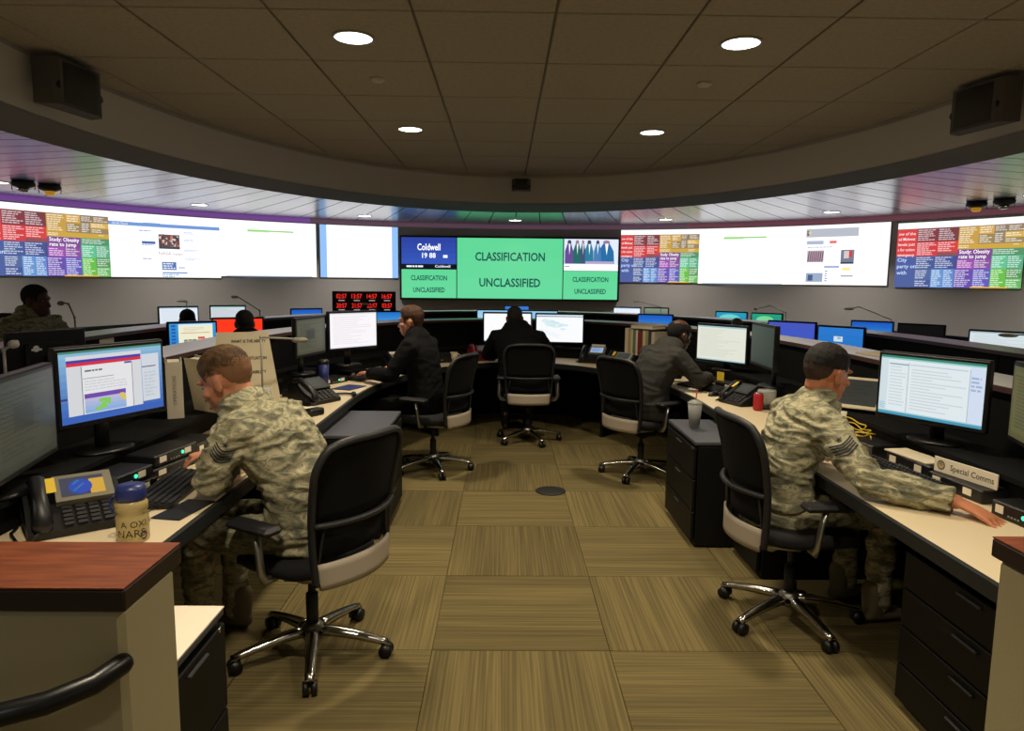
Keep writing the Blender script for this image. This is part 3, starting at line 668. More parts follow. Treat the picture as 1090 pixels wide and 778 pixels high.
# ================================================================== office chairs
def make_chair(label, loc, rz):
    t = thing('office_chair', label, 'chair', loc, rz, 'black mesh office chairs')
    q = MB(); q.lathe([(.001, .075), (.045, .075), (.05, .09), (.045, .125), (.034, .14), (.001, .14)], 16); q.build('hub', 'aluminium', t)
    for k in range(5):
        a = 2 * PI * k / 5 + .12; M = Matrix.Rotation(a, 4, 'Z')
        q = MB(); pts = []
        q.grid(lambda u, v: (.035 + .30 * u, (v - .5) * (.058 - .022 * u), .128 - .050 * u ** 1.6 - .010 * (2 * v - 1) ** 2), 8, 4, M, lambda u, v: (0, 0, -.026 + .012 * u))
        b = q.build('base_leg', 'chrome', t, fix=True)
        c = MB()
        for s in (-1, 1):
            c.cyl((.32, s * .006, .029), (.32, s * .027, .029), .028, n=14, M=M)
        c.tube([(.32, -.012, .06), (.32, 0, .066), (.32, .012, .06)], .012, 8, True, M); c.cyl((.32, 0, .035), (.32, 0, .08), .009, n=8, M=M)
        c.build('caster', 'plastic_black', b)
    q = MB(); q.cyl((0, 0, .13), (0, 0, .27), .026, n=14); q.cyl((0, 0, .26), (0, 0, .40), .016, n=14); q.build('gas_column', 'plastic_dark', t)
    q = MB(); q.box((0, -.03, .405), (.17, .26, .05), .014); q.build('tilt_mechanism', 'plastic_dark', t)
    q = MB(); q.tube([(-.20, -.06, .425), (-.12, -.16, .41), (0, -.19, .405), (.12, -.16, .41), (.20, -.06, .425)], .014, 8); q.build('seat_bracket', 'aluminium', t)
    # seat cushion
    q = MB(); rows = [(.70, .425), (.93, .430), (1.0, .45), (1.0, .475), (.94, .495), (.75, .505), (.3, .500), (.02, .498)]; n = 28; vs_ = []
    for s, z in rows:
        for k in range(n):
            a = 2 * PI * k / n; c, d = math.cos(a), math.sin(a)
            x = .245 * s * math.copysign(abs(c) ** .55, c); y = .235 * s * math.copysign(abs(d) ** .55, d) + .02
            vs_.append((x, y, z - (.02 if y > .2 else 0) * s))
    q.add(vs_, [(i * n + k, i * n + (k + 1) % n, (i + 1) * n + (k + 1) % n, (i + 1) * n + k) for i in range(len(rows) - 1) for k in range(n)] + [tuple(range(n - 1, -1, -1))], None, True)
    q.build('seat', 'chair_fabric', t)
    # curved back
    def S(u, z, push=0):
        v = (z - .42) / .58; hw = .205 + .035 * min(1, v * 1.3) - (.03 * max(0, (v - .8) / .2) ** 2)
        return Vector((u * hw, -.235 - .075 * v - .055 * (1 - u * u) + .03 * math.sin(PI * min(1, v)) - push, z + (-.03 * abs(u) ** 4 if v > .8 else 0) * max(0, (v - .8) / .2)))
    path = [S(-1, .44 + .54 * k / 14) for k in range(15)] + [S(-.96 + 1.92 * k / 14, 1.005) for k in range(15)] + [S(1, .98 - .54 * k / 14) for k in range(15)] + [S(1 - 2 * k / 10, .43) for k in range(1, 10)]
    q = MB(); q.tube(path + path[:1], [(.013, .017)] * (len(path) + 1), 8, False); q.build('back_frame', 'plastic_dark', t)
    q = MB(); q.grid(lambda u, v: S((2 * u - 1) * .97, .68 + .32 * v), 12, 8, None, lambda u, v: (0, .008, 0)); q.build('back_mesh', 'chair_mesh', t, fix=True)
    q = MB(); q.grid(lambda u, v: S((2 * u - 1) * .93, .53 + .15 * v) + Vector((0, .012, 0)), 12, 4, None, lambda u, v: (0, .006, 0)); q.build('lower_web', 'chair_mesh', t, fix=True)
    q = MB(); q.tube([S(-1 + 2 * k / 14, .675, .012 + .02 * (1 - (k / 7 - 1) ** 2)) for k in range(15)], [(.016, .012)] * 15, 8); q.build('lumbar_bar', 'plastic_dark', t)
    for s in (-1, 1):
        q = MB(); q.tube([S(s * .8, .67, .004), S(s * .86, .60, .004), S(s * .93, .52, .004)], [(.008, .004)] * 3, 6); q.build('back_strap', 'plastic_dark', t)
    q = MB(); q.grid(lambda u, v: S((2 * u - 1) * .97, .415 + .105 * v, .020), 14, 4, None, lambda u, v: (0, .012, 0)); q.build('lower_back_plate', 'chair_plate', t, fix=True)
    for s in (-1, 1):
        q = MB(); q.tube([(s * .20, -.02, .425), (s * .27, -.03, .43), (s * .292, -.035, .47), (s * .288, -.02, .56), (s * .282, .0, .632)], [(.012, .02)] * 5, 8)
        p = q.build('arm_post', 'aluminium', t)
        q = MB(); q.box((s * .275, .02, .643), (.085, .24, .032), .013); q.build('armrest', 'plastic_dark', t)
    return t
chairL = make_chair('black mesh office chair with cream back plate, near left, under the camouflaged airman', (-.98, 2.84, 0), R_(60))
copy_thing(chairL, 'black mesh office chair, near right, under the airman reaching over the desk', (1.21, 3.17, 0), R_(-86), 'black mesh office chairs')
copy_thing(chairL, 'black mesh office chair under the man in a black suit on the left side', (-.76, 5.76, 0), R_(66), 'black mesh office chairs')
copy_thing(chairL, 'black mesh office chair in the middle at the far end of the aisle', (.08, 6.88, 0), R_(-1), 'black mesh office chairs')
copy_thing(chairL, 'black mesh office chair under the man in a grey sweater on the right side', (.98, 5.66, 0), R_(-56), 'black mesh office chairs')
# ================================================================== monitors
def monitor(label, x, y, zt, ang, w, h, fill, zb=DZ, glow='monitor_picture', group='desk monitors', name='monitor', brand=False, back_logo=False):
    a = R_(ang); t = thing(name, label, 'monitor', (x, y, zb + .0015), a, group)
    z0 = zt - h - zb; H = zt - zb; b = .016
    q = MB(); q.box((0, .022, z0 + h / 2), (w, .036, h), .006); q.box((0, .052, z0 + h / 2), (w * .62, .04, h * .6), .015); hs = q.build('housing', 'plastic_black', t)
    q = MB(); q.box((0, .022, H + .001), (w - .01, .03, .003)); q.build('top_edge', 'bezel_edge', hs)
    im = Img(); fill(im, w - 2 * b, h - 2 * b - .006)
    im.build('display', lambda u, v, L=0: Vector((-w / 2 + b + u, .0032 - .0004 * L, z0 + b + .006 + v)), glow, hs)
    if back_logo:
        im = Img(); im.poly([(.02 * math.cos(2 * PI * k / 12), .02 * math.sin(2 * PI * k / 12)) for k in range(12)], (230, 232, 236), 0); im.rect(-.03, -.012, .035, .0, (230, 232, 236), 0)
        im.build('logo', lambda u, v, L=0: Vector((-u + .10, .0735, z0 + h * .7 + v)), 'print', hs)
    q = MB(); q.tube([(0, .10, .012), (0, .10, z0 + h * .4)], [(.035, .014)] * 2, 10); q.box((0, .085, z0 + h * .42), (.10, .03, .10), .006); q.build('stand_neck', 'plastic_black', t)
    q = MB(); q.lathe([(.001, 0), (.125, 0), (.125, .008), (.11, .014), (.001, .014)], 24, Matrix.Translation((0, .085, 0)) @ Matrix.Diagonal((1, .72, 1, 1))); q.build('stand_base', 'plastic_black', t)
    return t
def s_plain(c0, c1=None):
    return lambda im, W, H: im.grad(0, 0, W, H, c0, c1 or c0, 8)
def s_doc(bg=(246, 247, 250), seed=1, bar=(120, 170, 190)):
    def f(im, W, H):
        im.rect(0, 0, W, H, bg); im.rect(0, H * .96, W, H, bar, 1); im.rect(0, 0, W, H * .03, bar, 1)
        im.lines(W * .06, H * .1, W * .9, H * .92, 16, tuple(int(v * .93) for v in bg), 1, seed, .35, .6, False)
    return f
def s_browser(im, W, H):      # near left
    im.grad(0, 0, W, H, (52, 92, 178), (140, 186, 214), 10); im.rect(0, H * .97, W, H, (70, 130, 110), 1)
    im.rect(.78 * W, H * .14, .965 * W, H * .86, (206, 212, 220), 1); im.rect(.78 * W, H * .66, .93 * W, H * .675, (80, 84, 96), 2); im.lines(.8 * W, H * .2, .95 * W, H * .6, 8, (190, 196, 206), 2, 4)
    im.rect(.06 * W, H * .10, .775 * W, H * .93, (210, 212, 216), 2); im.rect(.06 * W, H * .835, .77 * W, H * .875, (76, 60, 160), 3); im.rect(.06 * W, H * .79, .77 * W, H * .835, (214, 46, 64), 3)
    im.rect(.19 * W, H * .10, .675 * W, H * .78, (226, 226, 228), 3); im.rect(.187 * W, H * .10, .193 * W, H * .78, (70, 70, 80), 4); im.rect(.672 * W, H * .10, .678 * W, H * .78, (110, 110, 120), 4)
    im.rect(.60 * W, H * .755, .67 * W, H * .785, (80, 96, 170), 4); im.lines(.22 * W, H * .69, .40 * W, H * .73, 1, (100, 104, 112), 4, 2, .6, .1); im.rect(.2 * W, H * .60, .49 * W, H * .608, (120, 120, 126), 4)
    im.lines(.21 * W, H * .42, .62 * W, H * .58, 4, (205, 206, 210), 4, 5)
    im.rect(.205 * W, H * .32, .60 * W, H * .385, (112, 72, 168), 4); im.grad(.205 * W, H * .11, .60 * W, H * .32, (130, 170, 220), (190, 186, 214), 4, 4)
    rn = random.Random(2)
    for k in range(22): u = .29 + .13 * rn.random(); v = .13 + .13 * rn.random(); im.rect(u * W, v * H, (u + .035) * W, (v + .035) * H, (130, 200, 80), 5)
    for k in range(9): u = .52 + .05 * rn.random(); v = .2 + .1 * rn.random(); im.rect(u * W, v * H, (u + .03) * W, (v + .04) * H, (214, 190, 80), 5)
    im.rect(.0, H * .33, .055 * W, H * .36, (60, 60, 120), 2)
def s_mail(im, W, H):         # near right
    im.rect(0, 0, W, H, (222, 232, 236)); im.rect(0, H * .965, W, H, (50, 130, 110), 1); im.rect(0, H * .94, W, H * .965, (150, 200, 200), 1); im.rect(0, 0, W, H * .045, (70, 150, 180), 1); im.rect(0, H * .045, W, H * .065, (160, 200, 206), 1)
    im.rect(.0, H * .07, .08 * W, H * .93, (206, 220, 226), 1); im.rect(.285 * W, H * .07, .29 * W, H * .9, (140, 150, 160), 2); im.rect(.865 * W, H * .07, .87 * W, H * .9, (150, 160, 180), 2); im.rect(.87 * W, H * .07, W, H * .93, (208, 220, 238), 1)
    im.rect(.09 * W, H * .85, .285 * W, H * .875, (150, 170, 186), 2); im.lines(.10 * W, H * .15, .27 * W, H * .84, 13, (196, 208, 212), 2, 2, .3, .3, False)
    im.rect(.30 * W, H * .86, .85 * W, H * .88, (190, 204, 214), 2); im.lines(.32 * W, H * .12, .84 * W, H * .82, 14, (196, 206, 210), 2, 9, .3, .7, False); im.lines(.88 * W, H * .55, .98 * W, H * .8, 4, (160, 176, 210), 2, 3)
    im.lines(.01 * W, H * .08, .07 * W, H * .2, 4, (140, 190, 210), 2, 7)
def s_dim(bg, fg, seed=3):
    def f(im, W, H):
        im.rect(0, 0, W, H, bg); im.rect(.05 * W, .08 * H, .9 * W, .93 * H, tuple(int(v * 1.15) for v in bg), 1); im.lines(.1 * W, .15 * H, .8 * W, .85 * H, 14, fg, 2, seed, .35, .6, False)
        im.rect(.05 * W, H * .86, .9 * W, H * .88, fg, 2); im.rect(.32 * W, .42 * H, .62 * W, .70 * H, fg, 3)
    return f
def s_desktop(im, W, H):      # page on a blue desktop
    im.grad(0, 0, W, H, (40, 130, 200), (60, 150, 210), 4); im.rect(.19 * W, H * .12, .93 * W, H * .97, (238, 236, 206), 1); im.rect(.19 * W, H * .9, .93 * W, H * .97, (226, 236, 240), 2)
    for k in range(6): im.rect(.04 * W, H * (.88 - .12 * k), .13 * W, H * (.95 - .12 * k), (30, 90, 180), 1)
    im.rect(.24 * W, H * .64, .86 * W, H * .66, (214, 96, 60), 2); im.lines(.3 * W, H * .70, .8 * W, H * .86, 3, (214, 206, 190), 2, 3); im.lines(.3 * W, H * .24, .58 * W, H * .42, 3, (60, 70, 60), 2, 5, .7, .1); im.rect(.6 * W, H * .42, .75 * W, H * .5, (220, 80, 70), 2)
    im.rect(.80 * W, 0, W, H * .36, (30, 110, 190), 2)
def s_sky(im, W, H):
    im.grad(0, 0, W, H, (120, 200, 240), (30, 110, 200), 8); im.poly([(W * (.45 + .3 * math.cos(a)), H * (.22 + .13 * math.sin(a))) for a in [2 * PI * k / 14 for k in range(14)]], (240, 250, 244), 1); im.rect(0, 0, W, .10 * H, (30, 40, 60), 2); im.rect(.25 * W, .1 * H, .65 * W, .22 * H, (236, 240, 200), 2)
def s_aqua(im, W, H):
    im.grad(0, 0, W, H, (28, 110, 180), (40, 160, 190), 8); im.poly([(W * (.45 + .35 * math.cos(a)), H * (.72 + .2 * math.sin(a))) for a in [2 * PI * k / 14 for k in range(14)]], (110, 210, 210), 1)
def s_green(im, W, H):
    im.grad(0, 0, W, H, (30, 120, 160), (40, 160, 120), 8); im.poly([(W * (.45 + .3 * math.cos(a)), H * (.7 + .2 * math.sin(a))) for a in [2 * PI * k / 14 for k in range(14)]], (120, 214, 150), 1)
def s_login(im, W, H):
    im.grad(0, 0, W, H, (30, 116, 196), (44, 120, 204), 4); im.rect(.36 * W, H * .52, .56 * W, H * .70, (206, 222, 232), 1); im.rect(.44 * W, H * .6, .52 * W, H * .68, (150, 180, 200), 2)
def s_win7(im, W, H):
    im.grad(0, 0, W, H, (60, 190, 226), (30, 84, 190), 10); im.poly([(W * (.62 + .3 * math.cos(a)), H * (.35 + .25 * math.sin(a))) for a in [2 * PI * k / 14 for k in range(14)]], (100, 206, 236), 1)
def s_map(im, W, H):
    im.rect(0, 0, W, H, (250, 252, 253)); im.rect(0, H * .93, W, H * .95, (60, 70, 90), 2); im.rect(0, H * .9, W, H, (220, 232, 244), 1); rn = random.Random(4)
    for k in range(26): u = .15 + .5 * rn.random(); v = .3 + .4 * (1 - u) + .2 * rn.random(); im.poly([((u + .07 * math.cos(a)) * W, (v + .04 * math.sin(a)) * H) for a in [2 * PI * j / 8 for j in range(8)]], rn.choice([(206, 232, 240), (214, 238, 246), (224, 238, 236)]), 2 + k % 3)
    for k in range(6): im.poly([(W * .05, H * (.5 - .02 * k)), (W * .5, H * (.28 - .03 * k)), (W * .5, H * (.285 - .03 * k)), (W * .05, H * (.505 - .02 * k))], (190, 220, 236), 6)
def s_white(im, W, H):
    im.rect(0, 0, W, H, (253, 253, 255)); im.rect(0, 0, W, H * .04, (150, 200, 220), 1)
s_off = s_plain((14, 15, 16))
# inner row
monitor('dim screened monitor at the left edge beside the desk phone', -1.80, 2.36, 1.275, 104, .54, .34, s_dim((46, 50, 42), (38, 42, 36)), zb=.86)
monitor('monitor showing a web page with a purple and red banner, near left', -1.80, 2.91, 1.32, 68, .51, .325, s_browser, zb=.86)
monitor('monitor with a pale mail window in front of the near right airman', 1.81, 3.18, 1.275, -61, .51, .325, s_mail, zb=.86)
monitor('dim olive screened monitor at the right edge beside the mail window', 1.93, 2.68, 1.28, -108, .54, .34, s_dim((84, 82, 52), (62, 62, 42), 5), zb=.86)
monitor('bright white monitor in front of the man in a black suit on the left', -1.45, 5.95, 1.33, 50, .52, .33, s_doc((250, 246, 250), 3, (226, 226, 236)), zb=.86)
monitor('dim angled monitor just left of the bright white left monitor', -1.66, 5.40, 1.305, 78, .48, .30, s_dim((70, 70, 54), (50, 52, 44), 6), zb=.86)
monitor('pale monitor with text lines in front of the man in a grey sweater', 1.67, 5.86, 1.25, -54, .52, .33, s_doc((226, 228, 214), 5, (150, 190, 200)), zb=.86)
monitor('dim angled monitor seen edge on right of the pale text monitor', 1.68, 4.95, 1.31, -92, .50, .31, s_plain((44, 56, 50), (50, 62, 54)), zb=.86)
monitor('white monitor left of the seated man at the far end of the aisle', -.13, 7.80, 1.25, 1, .555, .345, s_white, zb=.86)
monitor('monitor with a pale blue map right of the seated man at the far end', .46, 7.86, 1.24, -6, .555, .345, s_map, zb=.86)
# second row
monitor('black monitor seen from behind, white logo on its back, at far left', -3.08, 4.42, 1.255, 247, .50, .34, s_plain((60, 90, 120)), back_logo=True)
monitor('small monitor with a cream web page on a blue desktop at left', -3.02, 6.40, 1.20, 42, .44, .29, s_desktop)
monitor('bright red screened monitor behind a seated man at left', -2.88, 7.12, 1.20, 28, .50, .33, s_plain((255, 58, 30)))
monitor('monitor with a blue sky picture behind the man in a black suit', -1.68, 9.15, 1.19, 20, .46, .31, s_sky)
monitor('pale blue monitor left behind the man at the far end of the aisle', -.28, 9.9, 1.195, 2, .56, .35, s_plain((190, 226, 246), (150, 200, 236)))
monitor('pale blue monitor right behind the man at the far end of the aisle', .32, 9.9, 1.19, -3, .56, .35, s_plain((120, 180, 230), (150, 200, 236)))
monitor('blue gradient monitor above the row of books', 1.80, 9.05, 1.19, -24, .47, .31, s_win7)
monitor('plain violet blue monitor at right, left one of the large blue pair', 2.84, 7.25, 1.21, -46, .52, .33, s_plain((60, 92, 200), (70, 86, 190)))
monitor('blue monitor with a small white dialog, right one of the large blue pair', 3.02, 6.55, 1.205, -52, .46, .31, s_login)
# outermost row
monitor('white monitor nearest the grey wall at far left', -4.08, 8.42, 1.255, 40, .46, .32, s_doc((226, 236, 246), 4, (170, 200, 214)))
monitor('pale grey monitor with window bars beside the far left white monitor', -3.74, 9.05, 1.25, 24, .44, .30, s_doc((206, 216, 222), 6, (110, 160, 150)))
monitor('blue desktop monitor near the red digital clocks', -2.88, 9.6, 1.195, 30, .44, .30, s_win7)
monitor('small blue monitor behind the middle of the far desk', .03, 10.9, 1.22, 4, .40, .29, s_plain((40, 96, 190), (60, 120, 210)))
monitor('small white monitor right of the green video wall below it', 1.72, 10.7, 1.22, -16, .43, .30, s_doc((236, 242, 250), 7, (150, 190, 226)))
monitor('small dark landscape monitor beside the small white one', 2.15, 10.6, 1.22, -22, .38, .26, s_plain((60, 70, 60), (130, 150, 130)))
monitor('small aqua desktop monitor, left of the pair near the right wall', 3.02, 9.75, 1.205, -38, .46, .31, s_aqua)
monitor('small green desktop monitor, right of the pair near the right wall', 3.38, 9.38, 1.205, -44, .44, .30, s_green)
monitor('bright blue desktop monitor near the right wall behind the blue pair', 4.12, 8.06, 1.18, -40, .46, .31, s_win7)
monitor('switched off monitor right of the bright blue desktop near the right wall', 4.42, 7.6, 1.175, -48, .48, .31, s_off)
monitor('pale monitor with a lamp head in front at the far right edge', 4.52, 6.45, 1.18, -52, .60, .36, s_doc((214, 226, 230), 8, (170, 190, 200)))
# ================================================================== people
def V(*a): return Vector(a)
def remeshed(name, mb, voxel, m, parent, wr=0, wscale=9, seed=0, smooth=2, extra=None):
    """one continuous skin over overlapping volumes"""
    me = mb.mesh(name); o = bpy.data.objects.new(name, me); COL.objects.link(o)
    r = o.modifiers.new('r', 'REMESH'); r.mode = 'VOXEL'; r.voxel_size = voxel; r.use_smooth_shade = True
    if smooth:
        s = o.modifiers.new('s', 'SMOOTH'); s.factor = .5; s.iterations = smooth
    dg = bpy.context.evaluated_depsgraph_get(); ev = o.evaluated_get(dg)
    nm = bpy.data.meshes.new_from_object(ev); bpy.data.objects.remove(o); bpy.data.meshes.remove(me); nm.name = name
    if wr:
        off = Vector((seed * 3.1, seed * 1.7, seed * 5.3)); nv = len(nm.vertices); no = [0.0] * (nv * 3); nm.vertices.foreach_get('normal', no)
        co = [0.0] * (nv * 3); nm.vertices.foreach_get('co', co)
        for i in range(nv):
            p = Vector(co[3 * i:3 * i + 3]); q = Vector((p.x * wscale * .9, p.y * wscale * .9, p.z * wscale * 2.1)) + off
            w = noise.noise_vector(q * .45); h = noise.noise(q + w * 1.6)
            d = wr * (1 - abs(h) * 2.6) ; d = max(d, -wr)
            for k in range(3): co[3 * i + k] += no[3 * i + k] * (d - wr * .35)
        nm.vertices.foreach_set('co', co); nm.update()
    nm.materials.clear(); nm.materials.append(MATS[m]); nm.polygons.foreach_set('use_smooth', [True] * len(nm.polygons))
    return link(name, nm, parent)
def bez(a, b, c, t): return a * (1 - t) ** 2 + b * 2 * t * (1 - t) + c * t * t
def frame_of(yaw, pitch, roll=0):
    M = Matrix.Rotation(R_(yaw), 3, 'Z') @ Matrix.Rotation(R_(pitch), 3, 'X') @ Matrix.Rotation(R_(roll), 3, 'Y')
    return M @ V(1, 0, 0), M @ V(0, 1, 0), M @ V(0, 0, 1)
def hand(q, w, f, up, side, curl, sc=1.0, grow=0.0):
    """palm and five fingers from the wrist w; f points along the fingers, up is the back of the hand, side = +1 thumb towards f x up"""
    f = f.normalized(); up = (up - f * up.dot(f)).normalized(); s = f.cross(up) * side
    def P(a, b, c): return w + (f * a + s * b + up * c) * sc
    q.tube([P(-.02, 0, 0), P(.02, .002, .002), P(.055, .004, .004), P(.085, .002, .004)], [(.026 * sc, .020 * sc), (.034 * sc, .016 * sc), (.041 * sc, .014 * sc), (.039 * sc, .012 * sc)], 12, ref=s, round_end=True)
    for k, (b, L) in enumerate(((.034, .070), (.0115, .078), (-.0115, .073), (-.033, .057))):
        pts = [P(.075, b * .9, .003)]; ang = R_(curl * .35); d = 0; fwd, dn = .085, .003
        for j, l in enumerate((.45, .32, .23)):
            ang += R_(curl * (.35, .45, .35)[j]); fwd += L * l * math.cos(ang); dn -= L * l * math.sin(ang)
            pts.append(P(fwd, b * (1.08 + .11 * j), dn))
        q.tube(pts, [.0090 * sc, .0082 * sc, .0074 * sc, .0062 * sc], 8, round_end=True)
    q.tube([P(.012, .026, -.004), P(.035, .050, -.010), P(.058, .060, -.014), P(.078, .062, -.016)], [.014 * sc, .0115 * sc, .010 * sc, .008 * sc], 8, round_end=True)
def person(label, loc, rz, P, outfit, skin, hair, hair_style='short', vox=.009, seat=.47, seed=1):
    t = thing('person', label, 'person', loc, rz); hipz = seat + .095
    hip = V(0, P.get('hipy', -.02), hipz); nb = V(*P['neck']); mid = V(*P.get('mid', (nb.x * .3, hip.y + (nb.y - hip.y) * .25 - .03, hip.z + (nb.z - hip.z) * .55)))
    hc = V(*P['head']); hr, hf, hu = (a * P.get('hs', 1.06) for a in frame_of(*P.get('gaze', (0, 0))))
    tw = R_(P.get('twist', 0)); rt = V(math.cos(tw), math.sin(tw), 0); hs = P.get('sh', .185)
    stt = [(0, .165, .125), (.12, .172, .130), (.3, .160, .118), (.5, .165, .112), (.7, .180, .115), (.84, .176, .104), (.94, .125, .085), (1.0, .062, .060)]
    bulk = P.get('bulk', 1.0)
    def torso(q, g, top=1.0):
        pts, rr = [], []
        for u, a, b in stt:
            if u > top: continue
            pts.append(bez(hip, mid, nb, u)); rr.append((a * bulk + g, b * bulk + g))
        q.tube(pts, rr, 18, ref=rt, round_end=True)
    shp = bez(hip, mid, nb, .86); SH = {}
    for s, k in ((-1, 'L'), (1, 'R')): SH[k] = shp + rt * s * hs + V(0, .0, P.get('shz', .0)) + V(*P.get('sho' + k, (0, 0, 0)))
    def arm(q, k, g, end=1.0):
        s, e, w = SH[k], V(*P['el' + k]), V(*P['wr' + k]); s0 = shp + rt * (hs * .5) * (1 if k == 'R' else -1) + V(0, 0, .01)
        w2 = e + (w - e) * end
        q.tube([s0, s, s + (e - s) * .35, s + (e - s) * .75, e, e + (w2 - e) * .3, e + (w2 - e) * .75, w2], [.066 + g, .068 + g, .056 + g, .049 + g, .046 + g, .047 + g, .037 + g, .031 + g + (.006 if g else 0)], 12, round_end=not g or end == 1.0)
    KN, AN = {}, {}
    for s, k in ((-1, 'L'), (1, 'R')):
        KN[k] = V(*P.get('kn' + k, (s * .13, .44, seat + .06))); AN[k] = V(*P.get('an' + k, (s * .12, .46, .09)))
    def leg(q, k, g):
        s = -1 if k == 'L' else 1; h = hip + V(s * .088, .02, -.01)
        q.tube([h, h + (KN[k] - h) * .4, KN[k], KN[k] + (AN[k] - KN[k]) * .3, KN[k] + (AN[k] - KN[k]) * .75, AN[k]], [.088 + g, .078 + g, .060 + g, .058 + g, .045 + g, .040 + g * 1.5], 12, round_end=True)
    def headv(q, g=0):
        def C(a, b, c): return hc + hr * a + hf * b + hu * c
        A = (hr, hf, hu)
        q.ell(C(0, -.012, .028), (.074 + g, .094 + g, .088 + g), ax=A)               # cranium
        q.ell(C(0, .022, -.030), (.062 + g, .070 + g, .085 + g), ax=A)               # face
        q.ell(C(0, .040, -.082), (.044 + g, .045 + g, .036 + g), ax=A)               # jaw and chin
        if not g:
            q.tube([C(0, .078, .012), C(0, .096, -.020), C(0, .101, -.034)], [.007, .0085, .0105], 8, round_end=True); q.ell(C(0, .090, -.036), (.017, .012, .008), ax=A)   # nose
            q.ell(C(0, .074, .026), (.052, .020, .012), ax=A)                        # brow
            q.ell(C(0, .086, -.068), (.022, .010, .010), ax=A)                       # lips
            for s in (-1, 1):
                q.ell(C(s * .077, -.008, -.012), (.008, .017, .027), ax=A); q.ell(C(s * .082, -.012, .002), (.006, .014, .017), ax=A)   # ears
                q.ell(C(s * .045, .058, -.022), (.020, .018, .018), ax=A)            # cheeks
            q.tube([nb + V(0, 0, -.03), nb + (hc - nb) * .35, C(0, -.030, -.055), C(0, -.030, -.02)], [.066, .058, .056, .056], 14, round_end=True)
    # body
    q = MB(); torso(q, -.012); headv(q)
    for k in 'LR':
        arm(q, k, -.008); leg(q, k, -.010); s = -1 if k == 'L' else 1
        q.tube([AN[k], AN[k] + V(0, .0, -.05), AN[k] + V(0, .10, -.06)], [.035, .036, .03], 10, round_end=True)
        f = V(*P['hd' + k]) if 'hd' + k in P else (V(*P['wr' + k]) - V(*P['el' + k]))
        hand(q, V(*P['wr' + k]), f, V(*P.get('up' + k, (0, 0, 1))), -1 if k == 'R' else 1, P.get('curl' + k, 25), P.get('hsc', 1.0))
    body = remeshed('body', q, P.get('bvox', vox * .75), skin, t, smooth=1); body['label'] = 'head, hands and body'
    for s in (-1, 1):
        e = MB(); e.ell(hc + hr * s * .031 + hf * .069 + hu * .006, (.011, .007, .005), n=10, m=6, ax=(hr, hf, hu)); ey = e.build('eye', 'eye', t)
        e = MB(); e.ell(hc + hr * s * .031 + hf * .0755 + hu * .006, (.005, .0025, .005), n=8, m=6, ax=(hr, hf, hu)); e.build('iris', 'hair_black', ey)
    e = MB(); e.ell(hc + hf * .0925 - hu * .068, (.021, .005, .006), n=10, m=6, ax=(hr, hf, hu)); e.build('mouth', 'lip', t)
    # hair: the scalp part of the skin lifted into a short pelt
    hl = [(-.14, -.078), (-.06, -.062), (-.038, -.034), (-.030, .016), (.016, .022), (.026, -.012), (.040, -.006), (.050, .042), (.078, .074), (.12, .12)]
    if hair_style == 'tight': hl = [(-.14, -.050), (-.06, -.040), (-.038, -.016), (-.030, .018), (.016, .024), (.040, .012), (.050, .046), (.078, .076), (.12, .12)]
    H2 = hr.length_squared
    def hloc(p): d = p - hc; return d.dot(hr) / H2, d.dot(hf) / H2, d.dot(hu) / H2
    def hline(b):
        for (b0, c0), (b1, c1) in zip(hl, hl[1:]):
            if b <= b1: return c0 + (c1 - c0) * max(0, (b - b0)) / (b1 - b0)
        return .2
    bme = body.data; idx = {}; vs_ = []
    for v in bme.vertices:
        a, b, c = hloc(v.co)
        if c < -.085 or c > .14 or abs(a) > .11 or abs(b) > .13: continue
        dd = c - hline(b)
        if abs(a) > .0735 and -.034 < b < .014 and c < .026: dd = -1
        if hair_style == 'balding':
            e = math.hypot(a / .055, (b + .02) / .070)
            if c > .06 and e < 1.0: dd = -1
        if dd < -.002: continue
        th = (.0015 + .0075 * min(1, max(0, (c - .02) / .06))) * min(1, max(.12, dd / .02)) * (2.0 if hair_style == 'full' else 1)
        th *= 1 + .25 * noise.noise(Vector((a, b, c)) * 90)
        idx[v.index] = len(vs_); vs_.append(v.co + v.normal * th)
    e = MB(); fs = [tuple(idx[k] for k in p.vertices) for p in bme.polygons if all(k in idx for k in p.vertices)]
    e.add(vs_, fs, None, True); ho = e.build('hair', hair, t)
    if hair_style == 'tight':
        fm = mat(hair + '_faded', {'hair_fair': (128, 90, 60), 'hair_dark': (66, 48, 38)}.get(hair, (50, 40, 34)), .8, bump=.3, bscale=200)
        ho.data.materials.append(fm)
        for p in ho.data.polygons:
            a, b, c = hloc(p.center); p.material_index = 1 if c + .03 * (random.random() - .5) < (.030 if hair == 'hair_fair' else .006) - .10 * min(0, b) else 0
    # clothes
    cl = {'camo': ('camouflage', 'camouflage', 'boot', .013), 'suit': ('suit_black', 'suit_black', 'leather', .004), 'sweater': ('suit_grey', 'suit_black', 'leather', .005)}[outfit]
    q = MB(); torso(q, .016 if outfit != 'suit' else .020, .95); g = .018
    for k in 'LR': arm(q, k, g, P.get('sleeve', .97))
    hem = bez(hip, mid, nb, .0); q.tube([hem + V(0, 0, -.06), hem + V(0, 0, .06), bez(hip, mid, nb, .3)], [(.185 * bulk, .150 * bulk), (.188 * bulk, .150 * bulk), (.17 * bulk, .13 * bulk)], 18, ref=rt)
    jk = remeshed('jacket' if outfit != 'sweater' else 'sweater', q, vox, cl[0], t, cl[3], 8.5, seed, 3)
    c = MB(); ct = (hc - nb).normalized(); c0 = bez(hip, mid, nb, .93); pts = []
    x = rt; y = ct.cross(x) * -1
